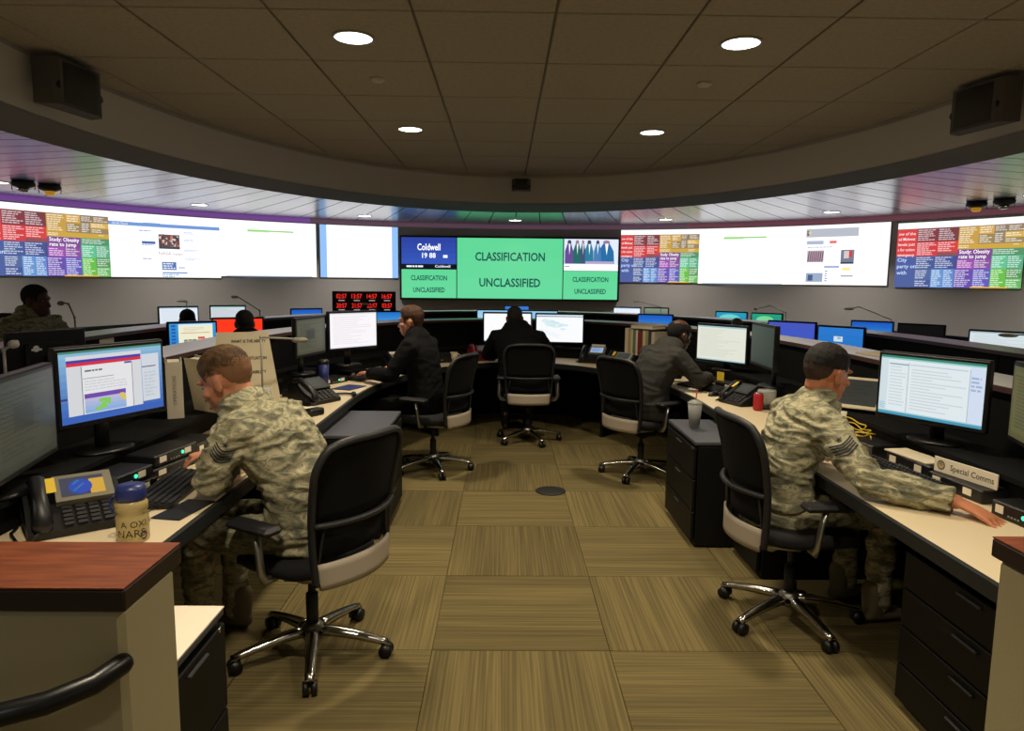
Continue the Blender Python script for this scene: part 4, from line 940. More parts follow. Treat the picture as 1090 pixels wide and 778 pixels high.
    def colr(u, v):
        a = 2 * PI * u; gap = max(0, math.cos(a)) ** 6; r = .078 - .008 * v
        return nb + ct * (-.022 + .055 * v - .03 * gap * v - .02 * gap) + V(0, -.012, 0) + (x * math.sin(a) * r * 1.05 + (V(0, 1, 0) - ct * ct.y).normalized() * math.cos(a) * r)
    c.grid(colr, 28, 4, None, lambda u, v: (colr(u, v) - nb - ct * (colr(u, v) - nb).dot(ct)).normalized() * -.009); c.build('collar', cl[0] if outfit != 'suit' else 'shirt', jk, fix=True)
    if outfit == 'suit':
        c = MB(); c.grid(lambda u, v: colr(u, v * .62 - .1) + (colr(u, v) - nb - ct * (colr(u, v) - nb).dot(ct)).normalized() * .011, 28, 4, None, lambda u, v: (0, 0, .012)); c.build('lapel', cl[0], jk, fix=True)
    q = MB(); q.tube([hip + V(0, -.02, -.06), hip + V(0, 0, .02), bez(hip, mid, nb, .18)], [(.165 * bulk, .13), (.178 * bulk, .138), (.168 * bulk, .125)], 18, ref=rt, round_end=True)
    for k in 'LR': leg(q, k, .010)
    remeshed('trousers', q, vox * 1.3, cl[1], t, cl[3] * .8, 8, seed + 5, 2)
    for k in 'LR':
        q = MB(); a = AN[k]; q.tube([a + V(0, -.035, .07), a + V(0, -.03, -.02), a + V(0, -.01, -.05)], [.05, .048, .042], 12, round_end=True)
        q.tube([a + V(0, -.05, -.055), a + V(0, .04, -.052), a + V(0, .13, -.058), a + V(0, .19, -.064)], [(.036, .032), (.044, .036), (.047, .028), (.036, .022)], 12, ref=(1, 0, 0), round_end=True)
        remeshed('boot' if outfit == 'camo' else 'shoe', q, .012, cl[2], t, smooth=2)
    ARM['L'] = (SH['L'], V(*P['elL'])); ARM['R'] = (SH['R'], V(*P['elR']))
    return t, jk
ARM = {}
def chevrons(jk, root, o, u, v, n, sc=1.0):
    """sleeve rank: stripes with a star, laid onto the sleeve"""
    me = jk.data; bvh = BVHTree.FromPolygons([q.co for q in me.vertices], [tuple(p.vertices) for p in me.polygons])
    o, u, v, n = V(*o), V(*u).normalized(), V(*v).normalized(), V(*n).normalized(); q = MB()
    def put(a, b):
        p = o + u * a * sc + v * b * sc; h = bvh.ray_cast(p + n * .15, -n, .4)[0] or bvh.find_nearest(p)[0]
        return h + n * .0035
    for k in range(5):
        for s in (-1, 1):
            for j in range(5):
                t0, t1 = j / 5, (j + 1) / 5; f = lambda t: (s * .040 * t, -.020 + .011 * k + .024 * t ** 1.6)
                a, b = f(t0), f(t1); q.add([put(*a), put(*b), put(b[0], b[1] + .006), put(a[0], a[1] + .006)], [(0, 1, 2, 3)])
    for j in range(5):
        a = PI / 2 + 2 * PI * j / 5; c = (0, .050); q.add([put(*c), put(c[0] + .005 * math.cos(a - .63), c[1] + .005 * math.sin(a - .63)), put(c[0] + .013 * math.cos(a), c[1] + .013 * math.sin(a)), put(c[0] + .005 * math.cos(a + .63), c[1] + .005 * math.sin(a + .63))], [(0, 1, 2, 3)])
    q.build('rank_patch', 'patch', jk)
def chev(k, f, n, sc):
    S_, E_ = ARM[k]; v = (S_ - E_).normalized(); n = V(*n); n = (n - v * n.dot(v)).normalized(); chevrons(jk, t, S_ + (E_ - S_) * f, n.cross(v) * -1, v, n, sc)
# near left airman: leaning on the desk, head bowed
t, jk = person('airman in camouflage uniform with short fair hair, leaning on the near left desk', (-.99, 2.83, 0), R_(74),
    dict(neck=(-.02, .255, 1.045), mid=(0, .0, .86), head=(-.02, .355, 1.175), gaze=(8, -26), elL=(-.30, .23, .83), wrL=(.0, .36, .815), curlL=35, hs=1.2, elR=(.33, .30, .83), wrR=(.12, .52, .815), curlR=35, bulk=1.08, sh=.19, bvox=.006),
    'camo', 'skin_light', 'hair_fair', 'tight', vox=.0075, seed=1)
chev('L', .55, (-.85, -.5, .15), 1.0)
# near right airman: right arm stretched over the desk
t, jk = person('airman in camouflage uniform with dark hair, right hand flat on the near right desk', (1.16, 3.18, 0), R_(-79),
    dict(neck=(.02, .13, 1.035), mid=(0, -.04, .82), head=(.02, .175, 1.19), hs=1.16, gaze=(6, -14), elR=(.50, .06, .808), wrR=(.715, .25, .79), hdR=(.86, .46, -.30), upR=(0, 0, 1), curlR=10, elL=(-.33, .16, .83), wrL=(-.10, .31, .815), curlL=30, twist=-8, bulk=1.0, hsc=1.12, bvox=.0045, sleeve=.96),
    'camo', 'skin_tan', 'hair_dark', 'tight', vox=.0075, seed=2)
chev('R', .60, (.78, -.55, .25), 1.25)
person('man in a black suit with brown hair seated at the left desk, facing left', (-.84, 5.78, 0), R_(70),
    dict(neck=(0, .06, 1.12), head=(0, .115, 1.255), gaze=(12, -4), elL=(-.27, .16, .835), wrL=(-.16, .42, .82), elR=(.27, .16, .835), wrR=(.14, .43, .82)), 'suit', 'skin_light', 'hair_brown', 'full', vox=.011, seed=3)
person('man in a black suit seen from behind, seated at the far end of the aisle', (.0, 6.98, 0), R_(3),
    dict(neck=(-.03, .14, 1.09), head=(-.05, .20, 1.215), gaze=(2, -10), elL=(-.33, .28, .835), wrL=(-.16, .50, .82), elR=(.34, .26, .835), wrR=(.22, .48, .82), bulk=1.22, sh=.225), 'suit', 'skin_brown', 'hair_dark', vox=.011, seed=4)
person('man in a grey sweater with thinning black hair, leaning over the right desk', (1.03, 5.62, 0), R_(-62),
    dict(neck=(.02, .17, 1.06), mid=(0, -.04, .85), head=(.03, .265, 1.165), hs=1.12, gaze=(-6, -18), elL=(-.32, .26, .835), wrL=(-.14, .48, .82), elR=(.33, .22, .835), wrR=(.18, .46, .82), bulk=1.1), 'sweater', 'skin_dark', 'hair_black', 'balding', vox=.011, seed=5)
# beyond the inner desk
person('man in dark clothes seen from behind in front of the red monitor', (-2.46, 6.24, 0), R_(30),
    dict(neck=(0, .10, 1.06), head=(0, .16, 1.185), gaze=(0, -8), elL=(-.27, .2, .835), wrL=(-.15, .40, .82), elR=(.27, .2, .835), wrR=(.14, .40, .82)), 'suit', 'skin_brown', 'hair_dark', vox=.014, seed=6)
person('person with dark hair, head just showing between the far left monitors', (-3.56, 7.55, 0), R_(36),
    dict(neck=(0, .08, 1.015), head=(0, .13, 1.13), gaze=(0, -8), elL=(-.27, .2, .835), wrL=(-.15, .42, .82), elR=(.27, .2, .835), wrR=(.14, .42, .82)), 'suit', 'skin_brown', 'hair_black', vox=.016, seed=7)
person('soldier in camouflage sitting high at far left, turned to the right', (-3.98, 5.62, 0), R_(-110),
    dict(neck=(0, .04, 1.28), head=(.0, .10, 1.405), gaze=(22, -4), elL=(-.28, .12, .95), wrL=(-.18, .38, .92), elR=(.28, .12, .95), wrR=(.16, .38, .92), bulk=1.08, sh=.2, knL=(-.12, .26, .64), knR=(.12, .26, .64), anL=(-.12, .24, .25), anR=(.12, .24, .25)), 'camo', 'skin_dark', 'hair_black', vox=.012, seed=8, seat=.60)
for lb, x, y, rz, sz in (('office chair under the man in front of the red monitor', -2.46, 6.23, 30, 1), ('office chair under the person between the far left monitors', -3.56, 7.53, 36, 1), ('black office chair set high under the soldier at far left', -3.98, 5.63, -110, 1.27)):
    o = copy_thing(chairL, lb, (x, y, 0), R_(rz), 'black mesh office chairs'); o.scale = (1, 1, sz)
# ================================================================== things on the desks
SZ = .86
es = thing('equipment_shelf', 'low black equipment shelf along the back of the inner horseshoe desk', 'shelf')
q = MB(); strip(q, upath(1.28 + .53, 2.38 + .53, 5.0, 1.63, 1.69), upath(2.075, 3.195, 5.0, 1.63, 1.69), SZ - .02, SZ); q.build('shelf_board', 'panel_black', es, fix=True)
q = MB(); strip(q, upath(1.28 + .56, 2.38 + .56, 5.0, 1.63, 1.69), upath(1.28 + .58, 2.38 + .58, 5.0, 1.63, 1.69), DZ + .001, SZ - .0205); q.build('shelf_riser', 'panel_black', es, fix=True)
def keyboard(label, x, y, z, rz, w=.45):
    t = thing('keyboard', label, 'keyboard', (x, y, z + .001), rz, 'black keyboards')
    q = MB(); q.prism([(-.08, 0), (.08, 0), (.08, .030), (-.08, .014)], -w / 2, w / 2, Matrix(((0, 0, 1, 0), (1, 0, 0, 0), (0, 1, 0, 0), (0, 0, 0, 1)))); q.build('case', 'plastic_black', t, fix=True)
    q = MB()
    for r in range(6):
        yy = -.066 + .0255 * r; n = 20; zz = .0165 + .1 * (yy + .08)
        for k in range(n):
            if r == 0 and 5 <= k <= 9: continue
            q.box((-w / 2 + .022 + (w - .044) * k / (n - 1), yy, zz), (.0165, .0175, .008), .002)
    q.build('keys', 'plastic_dark', t, 'stuff'); return t
def mouse(label, x, y, z, rz, cord=((0, .05), (.02, .12), (.1, .16))):
    t = thing('computer_mouse', label, 'mouse', (x, y, z + .001), rz)
    q = MB(); n, m = 16, 8; q.grid(lambda u, v: (.032 * math.cos(2 * PI * u) * math.cos(v * PI / 2), .058 * math.sin(2 * PI * u) * math.cos(v * PI / 2), .036 * math.sin(v * PI / 2)), 18, 6); q.build('shell', 'plastic_black', t)
    q = MB(); q.tube([(0, .055, .008)] + [(a, b, .004) for a, b in cord], .0025, 6); q.build('cord', 'plastic_black', t); return t
def phone(label, x, y, z, rz, body='plastic_black', pic=None, note=None, s=1.0, frame='plastic_grey', hand='plastic_black'):
    """desk phone, front towards local -y, screen tilted up"""
    t = thing('desk_phone', label, 'phone', (x, y, z + .001), rz); t.scale = (s, s, s)
    q = MB(); M = Matrix(((0, 0, 1, 0), (1, 0, 0, 0), (0, 1, 0, 0), (0, 0, 0, 1)))
    q.prism([(-.10, 0), (.09, 0), (.09, .10), (.06, .115), (-.10, .022)], -.125, .125, M); q.build('base', body, t, fix=True)
    # tilted face
    c, sn = math.cos(R_(31)), math.sin(R_(31)); F = lambda u, v, h: Vector((u, -.10 + v * c - h * sn, .023 + v * sn + h * c))
    def fb(u0, v0, u1, v1, h0, h1, qq):
        qq.add([F(a, b, h) for h in (h0, h1) for b in (v0, v1) for a in (u0, u1)], [(0, 2, 3, 1), (4, 5, 7, 6), (0, 1, 5, 4), (2, 6, 7, 3), (0, 4, 6, 2), (1, 3, 7, 5)])
    q = MB(); fb(-.048, .088, .105, .195, .001, .022, q); q.build('screen_frame', frame, t)
    im = Img(); W, H = .115, .078
    if pic == 'globe':
        im.rect(0, 0, W, H, (60, 64, 80)); im.rect(W * .66, 0, W, H * .8, (206, 160, 60), 1); im.poly([(W * (.45 + .27 * math.cos(a)), H * (.45 + .4 * math.sin(a))) for a in [2 * PI * k / 16 for k in range(16)]], (40, 70, 170), 2)
        for k in range(8): im.rect(W * (.28 + .05 * (k % 5)), H * (.25 + .07 * k), W * (.34 + .05 * (k % 5)), H * (.31 + .07 * k), (50, 130, 150), 3)
    elif pic: im.rect(0, 0, W, H, (150, 176, 214)); im.lines(.01, .01, W - .01, H - .01, 5, (90, 110, 150), 1, 3)
    else: im.rect(0, 0, W, H, (46, 52, 48)); im.lines(.01, .01, W - .01, H - .01, 5, (70, 78, 70), 1, 3)
    im.build('screen', lambda u, v, L=0: F(-.032 + u, .103 + v, .0225 + .0004 * L), 'monitor_picture', t)
    q = MB()
    for r in range(5):
        for k in range(4): fb(-.035 + .034 * k, .008 + .016 * r, -.011 + .034 * k, .019 + .016 * r, .001, .007, q)
    q.build('buttons', 'plastic_dark', t, 'stuff')
    q = MB(); q.tube([F(-.088, .012, .018), F(-.088, .03, .040), F(-.088, .10, .046), F(-.088, .17, .040), F(-.088, .19, .018)], [(.026, .018), (.024, .015), (.019, .013), (.024, .015), (.026, .018)], 10, ref=(1, 0, 0), round_end=True); q.build('handset', hand, t)
    if note:
        q = MB(); fb(-.080, .105, -.045, .165, .046, .048, q) if note == 'side' else fb(-.04, .190, .09, .235, .018, .020, q); q.build('note', 'yellow_note' if note == 'side' else 'paper', t)
    q = MB(); q.tube([F(-.088, .005, .012), (-.12, -.125, .012), (-.15, -.10, .006), (-.16, .0, .005), (-.14, .06, .006)], .004, 6); q.build('handset_cord', 'plastic_black', t)
    return t
def device(label, x, y, z, rz, w=.30, d=.20, h=.05, led=True, lab=2, grp='black switch boxes'):
    t = thing('switch_box', label, 'switch box', (x, y, z + .001), rz, grp)
    q = MB(); q.box((0, 0, h / 2), (w, d, h), .005); q.build('case', 'plastic_black', t)
    if led:
        q = MB(); q.cyl((w * .12, -d / 2 - .004, h * .55), (w * .12, -d / 2 + .002, h * .55), .008, n=12); q.build('indicator_light', 'led_green', t)
    for k in range(lab):
        q = MB(); q.box((-w * .33 + w * .58 * k, -d / 2 - .001, h * .55), (w * .15, .002, h * .5)); q.build('sticker', 'paper', t)
    for k in range(4):
        q = MB(); q.box((-w * .15 + w * .06 * k, -d / 2 - .001, h * .3), (.007, .003, .006)); q.build('button', 'plastic_silver', t)
    for k in range(2):
        q = MB(); q.tube([(w * (.2 - .3 * k), d / 2 - .005, h * .5), (w * (.2 - .3 * k), d / 2 + .008, h * .6), (w * (.3 - .4 * k), d / 2 + .010, h * .2)], .004, 6); q.build('cable', 'plastic_dark', t)
    return t
def task_lamp(label, x, y, z, rz, lens, head=.05, m='aluminium', hm='white_plastic', oval=1.0):
    """lens: list of (y, z) arm joints; the arm leans along local +y"""
    t = thing('task_lamp', label, 'lamp', (x, y, z + .001), rz, 'desk task lamps')
    q = MB(); q.lathe([(.001, 0), (.055, 0), (.055, .012), (.02, .02), (.001, .02)], 18); q.build('base', m, t)
    pts = [(0, 0, .015)] + [(0, a, b) for a, b in lens]
    for k in range(len(pts) - 1):
        q = MB(); q.cyl(pts[k], pts[k + 1], .006, n=8); q.ell(pts[k + 1], (.010, .010, .010), n=8, m=6); q.build('arm', m, t)
    e = Vector(pts[-1]); q = MB(); q.ell(e + Vector((0, head * .6, -.008)), (head * oval, head * 1.1, .018), n=16, m=8); q.build('lamp_head', hm, t); return t
# --- near left workstation
phone('grey framed desk phone with a globe picture and yellow note at the near left desk', -1.66, 2.36, DZ, R_(38), pic='globe', note='side', s=1.15)
keyboard('black keyboard on the near left desk beside the airman', -1.505, 2.76, DZ, R_(95), .48)
mouse('black mouse beside the blue topped bottle', -1.45, 2.385, DZ, R_(20))
q = MB(); q.box((0, 0, .002), (.22, .115, .004), .001); o = q.build('mouse_pad', 'plastic_black', loc=(-1.355, 2.52, DZ + .001), rot=R_(80)); tag(o, 'thin black mouse pad on the near left desk edge', 'mouse pad')
t = thing('water_bottle', 'amber tinted water bottle with a dark blue lid on the near left desk', 'bottle', (-1.385, 2.22, DZ + .001))
q = MB(); q.lathe([(.001, 0), (.046, 0), (.049, .006), (.049, .085), (.043, .095), (.049, .105), (.049, .128), (.038, .142), (.001, .142)], 28); q.build('bottle_body', 'amber_bottle', t)
q = MB(); q.lathe([(.001, .140), (.045, .140), (.046, .146), (.046, .172), (.040, .186), (.001, .188)], 28); q.build('lid', 'blue_plastic', t)
q = MB(); q.tube([(-.046, -.0, .155), (-.062, -.01, .14), (-.06, -.02, .115), (-.05, -.02, .10)], .004, 6); q.build('lid_strap', 'blue_plastic', t)
im = Img(); im.text('A OXI', 0, .055, .030, (70, 62, 36), 1); im.text('NARS', -.008, .022, .036, (60, 56, 34), 1)
for k in range(12): a = 2.4 * k; im.rect(.028 + .010 * math.cos(a), .02 + .012 * math.sin(a), .034 + .010 * math.cos(a), .026 + .012 * math.sin(a), (40, 44, 60), 1)
im.build('lettering', lambda u, v, L=0: Vector((.0495 * math.sin(u / .049 + .55), -.0495 * math.cos(u / .049 + .55), v)), 'print', t)
device('black switch box with green light beside the globe phone, lower one', -1.70, 2.68, DZ, R_(80), .30, .16, .045, False)
device('black switch box with green light beside the globe phone, upper one', -1.705, 2.68, DZ + .047, R_(80), .28, .15, .05, True, 2)
device('black switch box in front of the web page monitor, lower one', -1.70, 3.06, DZ, R_(80), .32, .16, .045, False, 2)
device('black switch box with green light in front of the web page monitor, upper one', -1.705, 3.08, DZ + .047, R_(80), .30, .15, .05, True, 2)
device('small black box beside the near left keyboard end', -1.72, 3.42, DZ, R_(84), .24, .18, .06, False, 1)
q = MB(); q.box((0, 0, .002), (.10, .08, .003)); o = q.build('note_card', 'paper', loc=(-1.55, 3.20, DZ + .001), rot=R_(60)); tag(o, 'small cream card on the desk beyond the near left keyboard', 'card')
def binder(label, x, y, z, rz, lean=0, w=.075, h=.30, d=.27, text=None, m='white_plastic', turn=0):
    t = thing('ring_binder', label, 'binder', (x, y, z + .001), rz, 'white ring binders', tilt=(0, lean))
    for s in (-1, 1):
        q = MB(); q.box((s * (w / 2 - .002), 0, h / 2), (.004, d, h)); q.build('cover', m, t)
    q = MB(); q.box((0, -d / 2 + .002, h / 2), (w - .008, .004, h)); q.build('spine', m, t)
    q = MB(); q.box((0, .008, h / 2), (w - .020, d - .03, h - .02)); q.build('pages', 'paper', t)
    if text:
        im = Img(); im.text(text, 0, -.008, .026, (120, 116, 106), 0); im.build('spine_lettering', lambda u, v, L=0: Vector((-v, -d / 2 - .0008, h * .5 + u)), 'print', t)
    return t
binder('white ring binder standing upright with grey lettering down its spine', -1.95, 3.74, SZ, R_(26), 0, .080, .30, .25, 'OPERATIONS')
binder('white ring binder leaning on the upright one, nearer the airman', -1.78, 3.83, SZ + .010, R_(58), R_(-10), .070, .30, .25)
binder('thin white ring binder leaning last in the row behind the airman', -1.70, 3.95, SZ + .008, R_(58), R_(-14), .045, .29, .25)
# sign board and lamp
t = thing('sign_board', 'cream cardboard sign with lines of black lettering behind the near left airman', 'sign', (-1.72, 4.18, SZ + .001), R_(24), None, (R_(-10), 0))
q = MB(); q.prism([(-.20, 0), (.19, 0), (.135, .42), (-.16, .42)], 0, .012, Matrix(((1, 0, 0, 0), (0, 0, 1, 0), (0, 1, 0, 0), (0, 0, 0, 1)))); q.build('board', 'paper_tan', t, fix=True)
for v, s, wd in ((.355, 'WHAT IS THE ABILITY', .20), (.25, 'CURRENT SITUATION', .20), (.165, 'IS VULNERABILITY', .19), (.07, 'UPDATE', .12)):
    im = Img(); im.text(s, .02, v, .026, (34, 30, 26), 0, width=wd, bold=.025); im.build('lettering', lambda u, v, L=0: Vector((u, -.0012, v)), 'print', t)
q = MB(); q.box((0, .06, .12), (.03, .10, .24)); q.build('prop', 'paper_tan', t)
task_lamp('thin jointed task lamp in front of the cream sign board', -1.58, 4.04, SZ - .12, R_(-50), [(.0, .18), (.0, .52), (.21, .50)], .045, 'plastic_silver', 'plastic_grey')
t = thing('plastic_cup', 'clear plastic tub at the foot of the cream sign board', 'cup', (-1.60, 4.10, SZ + .001)); q = MB(); q.lathe([(.001, 0), (.045, 0), (.052, .10), (.049, .10), (.042, .006), (.001, .006)], 20); q.build('tub', 'clear_plastic', t)
q = MB(); q.box((0, 0, .025), (.10, .07, .05), .006); o = q.build('card_box', 'plastic_black', loc=(-1.50, 4.2, SZ - .12 + .001), rot=R_(20)); tag(o, 'small black box beside the clear tub below the sign', 'box')
t = thing('highlighter', 'yellow highlighter lying on papers below the sign', 'pen', (-1.42, 4.1, DZ + .001), R_(25)); q = MB(); q.cyl((-.06, 0, .009), (.035, 0, .009), .009, n=10); q.build('barrel', 'yellow_note', t); q = MB(); q.cyl((.035, 0, .009), (.06, 0, .009), .008, n=10); q.build('cap', 'plastic_dark', t)
for k, (x, y, r) in enumerate(((-1.62, 4.42, 12), (-1.55, 4.52, -8), (-1.60, 4.36, 35))):
    q = MB(); q.box((0, 0, .0015), (.21, .28, .002)); o = q.build('paper_sheet', 'paper', loc=(x, y, DZ + .001 + .0025 * k), rot=R_(r)); tag(o, 'loose cream sheet on the left desk by the dark phone, %s of three' % ('bottom', 'middle', 'top')[k], 'paper', 'loose sheets on the left desk')
# --- left middle workstation
phone('black desk phone with raised handset in the middle of the left desk', -1.50, 4.84, DZ, R_(60), s=1.15, frame='plastic_dark')
t = thing('headset', 'black headset lying on the left desk beside the phone', 'headset', (-1.36, 5.06, DZ + .001), R_(30)); q = MB(); q.tube([(.09 * math.cos(a), .09 * math.sin(a), .012) for a in [PI * k / 10 for k in range(11)]], [(.012, .008)] * 11, 8); q.build('headband', 'plastic_dark', t)
for s in (-1, 1):
    q = MB(); q.ell((s * .09, -.01, .018), (.018, .03, .018), n=12, m=8); q.build('ear_pad', 'plastic_black', t)
q = MB(); q.box((0, 0, .022), (.12, .07, .044), .008); o = q.build('stapler', 'plastic_black', loc=(-1.37, 4.36, DZ + .001), rot=R_(60)); tag(o, 'black stapler shaped block near the left desk edge', 'stapler')
t = thing('travel_mug', 'dark blue travel mug on the left desk', 'mug', (-1.58, 5.42, DZ + .001)); q = MB(); q.lathe([(.001, 0), (.034, 0), (.042, .20), (.001, .20)], 20); q.build('mug_body', 'blue_plastic', t); q = MB(); q.lathe([(.001, .20), (.044, .20), (.044, .22), (.03, .235), (.001, .235)], 20); q.build('lid', 'plastic_black', t)
keyboard('black keyboard in front of the man in a black suit', -1.36, 6.08, DZ, R_(68), .46)
q = MB(); q.box((0, 0, .003), (.24, .17, .005)); o = q.build('magazine', 'blue_plastic', loc=(-1.40, 5.50, DZ + .001), rot=R_(70)); tag(o, 'flat blue booklet on the left desk before the keyboard', 'booklet')
device('black switch box below the dim angled monitor at left', -1.70, 5.15, DZ, R_(80), .26, .14, .05, False, 1)
device('black switch box with green light below the bright white left monitor', -1.62, 5.75, DZ, R_(62), .30, .15, .05, True, 2)
device('black switch box beyond the keyboard of the man in the black suit', -1.50, 6.20, DZ, R_(54), .26, .14, .05, False, 2)
phone('pale desk phone next to the man in a black suit', -1.20, 6.70, DZ, R_(40), 'plastic_black', None, 'top', 1.0, 'plastic_silver')
# --- far end
phone('dark red desk telephone at the far end left of the seated man', -.42, 7.55, DZ, R_(12), 'red_plastic', None, None, 1.1, 'red_plastic', 'red_plastic')
t = thing('coffee_mug', 'tan mug on the far desk left of the red telephone', 'mug', (-.70, 7.38, DZ + .001)); q = MB(); q.lathe([(.001, 0), (.038, 0), (.042, .10), (.038, .10), (.034, .008), (.001, .008)], 20); q.build('mug_body', 'paper_tan', t); q = MB(); q.tube([(.040, 0, .08), (.065, 0, .075), (.065, 0, .03), (.038, 0, .022)], .006, 8); q.build('handle', 'paper_tan', t)
device('black box with dials at the far end beside the tan mug', -.84, 7.30, DZ, R_(24), .20, .14, .10, False, 1)
phone('grey desk phone with a lit screen right of the seated man at the far end', .80, 7.42, DZ, R_(-20), pic='lcd', note='top', s=1.15, frame='plastic_grey')
phone('black desk phone with a dark screen further right at the far end', 1.00, 6.92, DZ, R_(-32), pic=None, note='side', s=1.1, frame='plastic_silver')
keyboard('black keyboard under the hands of the man at the far end', .06, 7.52, DZ, 0, .45)
bk = [((226, 214, 184), .040, .27), ((196, 164, 104), .030, .26), ((216, 206, 180), .026, .26), ((110, 130, 96), .034, .25), ((232, 226, 210), .022, .26), ((140, 36, 34), .030, .25), ((120, 60, 44), .026, .25), ((206, 190, 150), .036, .26), ((150, 150, 110), .030, .26), ((60, 60, 66), .034, .25), ((190, 180, 160), .040, .25)]
NMB = ['cream', 'golden tan', 'pale cream', 'sage green', 'white', 'dark red', 'brown', 'tan', 'olive', 'charcoal', 'grey cream']
p = Vector((1.16, 7.22)); tdir = Vector((.62, -.78)); rzb = math.atan2(tdir.y, tdir.x)
for k, (c, w_, h_) in enumerate(bk):
    p += tdir * (w_ / 2 + .002); t = thing('book', '%s book standing in the row behind the right chair' % NMB[k], 'book', (p.x, p.y, SZ + .001), rzb, 'books on the far right shelf')
    mm = 'book_%s' % NMB[k].replace(' ', '_'); mat(mm, c, .7)
    for s in (-1, 1):
        q = MB(); q.box((s * (w_ / 2 - .0015), 0, h_ / 2), (.003, .20, h_)); q.build('cover', mm, t)
    q = MB(); q.box((0, -.0985, h_ / 2), (w_ - .006, .003, h_)); q.build('spine', mm, t); q = MB(); q.box((0, .0, h_ / 2), (w_ - .008, .19, h_ - .01)); q.build('pages', 'paper', t)
    p += tdir * (w_ / 2 + .002)
pm = Vector((1.16, 7.22)) + tdir * .22
t = thing('book', 'tan book lying flat on top of the standing row of books', 'book', (pm.x, pm.y, SZ + .276), rzb, 'books on the far right shelf')
q = MB(); q.box((0, 0, .0015), (.29, .21, .003)); q.box((0, 0, .0305), (.29, .21, .003)); q.build('cover', 'paper_tan', t); q = MB(); q.box((0, 0, .016), (.28, .20, .026)); q.build('pages', 'paper', t)
# --- right middle workstation
keyboard('black keyboard in front of the man in a grey sweater', 1.47, 5.64, DZ, R_(-64), .45)
mouse('black mouse at the right desk near the grey sweater', 1.45, 5.26, DZ, R_(-60))
q = MB(); q.box((0, 0, .004), (.16, .06, .008), .002); o = q.build('phone_handset', 'plastic_black', loc=(1.58, 5.16, DZ + .001), rot=R_(-40)); tag(o, 'flat black handset on the right desk beside the mouse', 'handset')
device('black switch box with yellow note below the pale text monitor', 1.66, 5.60, DZ, R_(-64), .26, .14, .06, False, 2)
device('black switch box on the right desk below the edge on monitor', 1.72, 5.25, DZ, R_(-80), .24, .13, .05, False, 1)
q = MB(); q.box((0, 0, .035), (.08, .004, .07)); o = q.build('sticky_note', 'yellow_note', loc=(1.62, 5.66, DZ + .063), rot=R_(-64)); tag(o, 'yellow sticky note standing on the switch box under the pale text monitor', 'note')
phone('black desk phone with a yellow strip on the right desk behind the near right chair', 1.54, 4.92, DZ, R_(-70), s=1.0, note='side', frame='plastic_dark')
t = thing('disc_spindle', 'clear plastic disc spindle tub beside the near right airman', 'disc tub', (1.655, 4.735, DZ + .001))
q = MB(); q.lathe([(.001, 0), (.068, 0), (.070, .02), (.066, .024), (.001, .024)], 26); q.build('base', 'plastic_black', t)
q = MB(); q.lathe([(.060, .024), (.064, .12), (.060, .13), (.001, .132), (.001, .129), (.058, .127), (.061, .12), (.057, .024)], 26); q.build('cover', 'clear_plastic', t)
q = MB(); q.cyl((0, 0, .024), (0, 0, .115), .008, n=10); q.build('spindle', 'plastic_black', t); q = MB(); q.lathe([(.012, .026), (.055, .026), (.055, .06), (.012, .06)], 26); q.build('discs', 'plastic_silver', t)
t = thing('red_can', 'red drink can beside the clear disc tub', 'can', (1.57, 4.66, DZ + .001)); q = MB(); q.lathe([(.001, 0), (.028, 0), (.033, .008), (.033, .105), (.027, .118), (.001, .118)], 20); q.build('can_body', 'red_print', t); q = MB(); q.lathe([(.001, .1185), (.026, .1185), (.026, .1215), (.001, .1215)], 20); q.build('can_lid', 'aluminium', t)
t = thing('plastic_cup', 'tall clear plastic cup with a straw on the right pedestal', 'cup', (1.08, 4.45, .661))
q = MB(); q.lathe([(.001, 0), (.034, 0), (.047, .16), (.044, .16), (.031, .006), (.001, .006)], 22); q.build('cup_wall', 'clear_plastic', t)
q = MB(); q.lathe([(.001, .008), (.031, .008), (.040, .11), (.001, .11)], 22); q.build('drink', 'leather', t)
q = MB(); q.lathe([(.049, .16), (.049, .168), (.02, .185), (.001, .186), (.001, .183), (.046, .162)], 22); q.build('lid', 'clear_plastic', t)
q = MB(); q.tube([(0, 0, .02), (.005, .004, .19), (.012, .008, .25)], .004, 6); q.build('straw', 'red_print', t)
# --- near right workstation
keyboard('black keyboard on the near right desk above the airman\'s hand', 1.60, 3.06, DZ, R_(-84), .50)
def tablet(label, x, y, z, rz, w, h, tilt, pic, m='plastic_grey'):
    t = thing('tablet', label, 'tablet', (x, y, z + .001), rz); c, s = math.cos(tilt), math.sin(tilt)
    M = Matrix.Translation((0, 0, .02)) @ Matrix.Rotation(tilt, 4, 'X')
    q = MB(); q.box((0, h / 2, 0), (w, h, .012), .004, M); q.build('case', m, t)
    im = Img(); im.rect(0, 0, w - .05, h - .05, pic); im.lines(.02, .02, w - .08, h - .08, 5, tuple(int(v * .8) for v in pic), 1, 3)
    im.build('screen', lambda u, v, L=0: M @ Vector((-w / 2 + .025 + u, .025 + v, .0068 + .0004 * L)), 'monitor_picture', t)
    q = MB(); q.box((0, h * .75 * c, .01 + h * .36 * s), (w * .3, .02, h * .72 * s), .004); q.build('stand', 'plastic_black', t); return t
tablet('large cream framed tablet with a dark screen beyond the near right airman', 1.86, 3.98, SZ, R_(-42), .30, .26, R_(38), (40, 44, 40), 'paper_tan')
tablet('small cream framed tablet with a blue screen beside the large one', 1.66, 3.86, DZ, R_(-42), .17, .16, R_(48), (60, 90, 160), 'paper_tan')
t = thing('cable_bundle', 'tangle of yellow network cables on the near right desk', 'cable'); rn = random.Random(11)
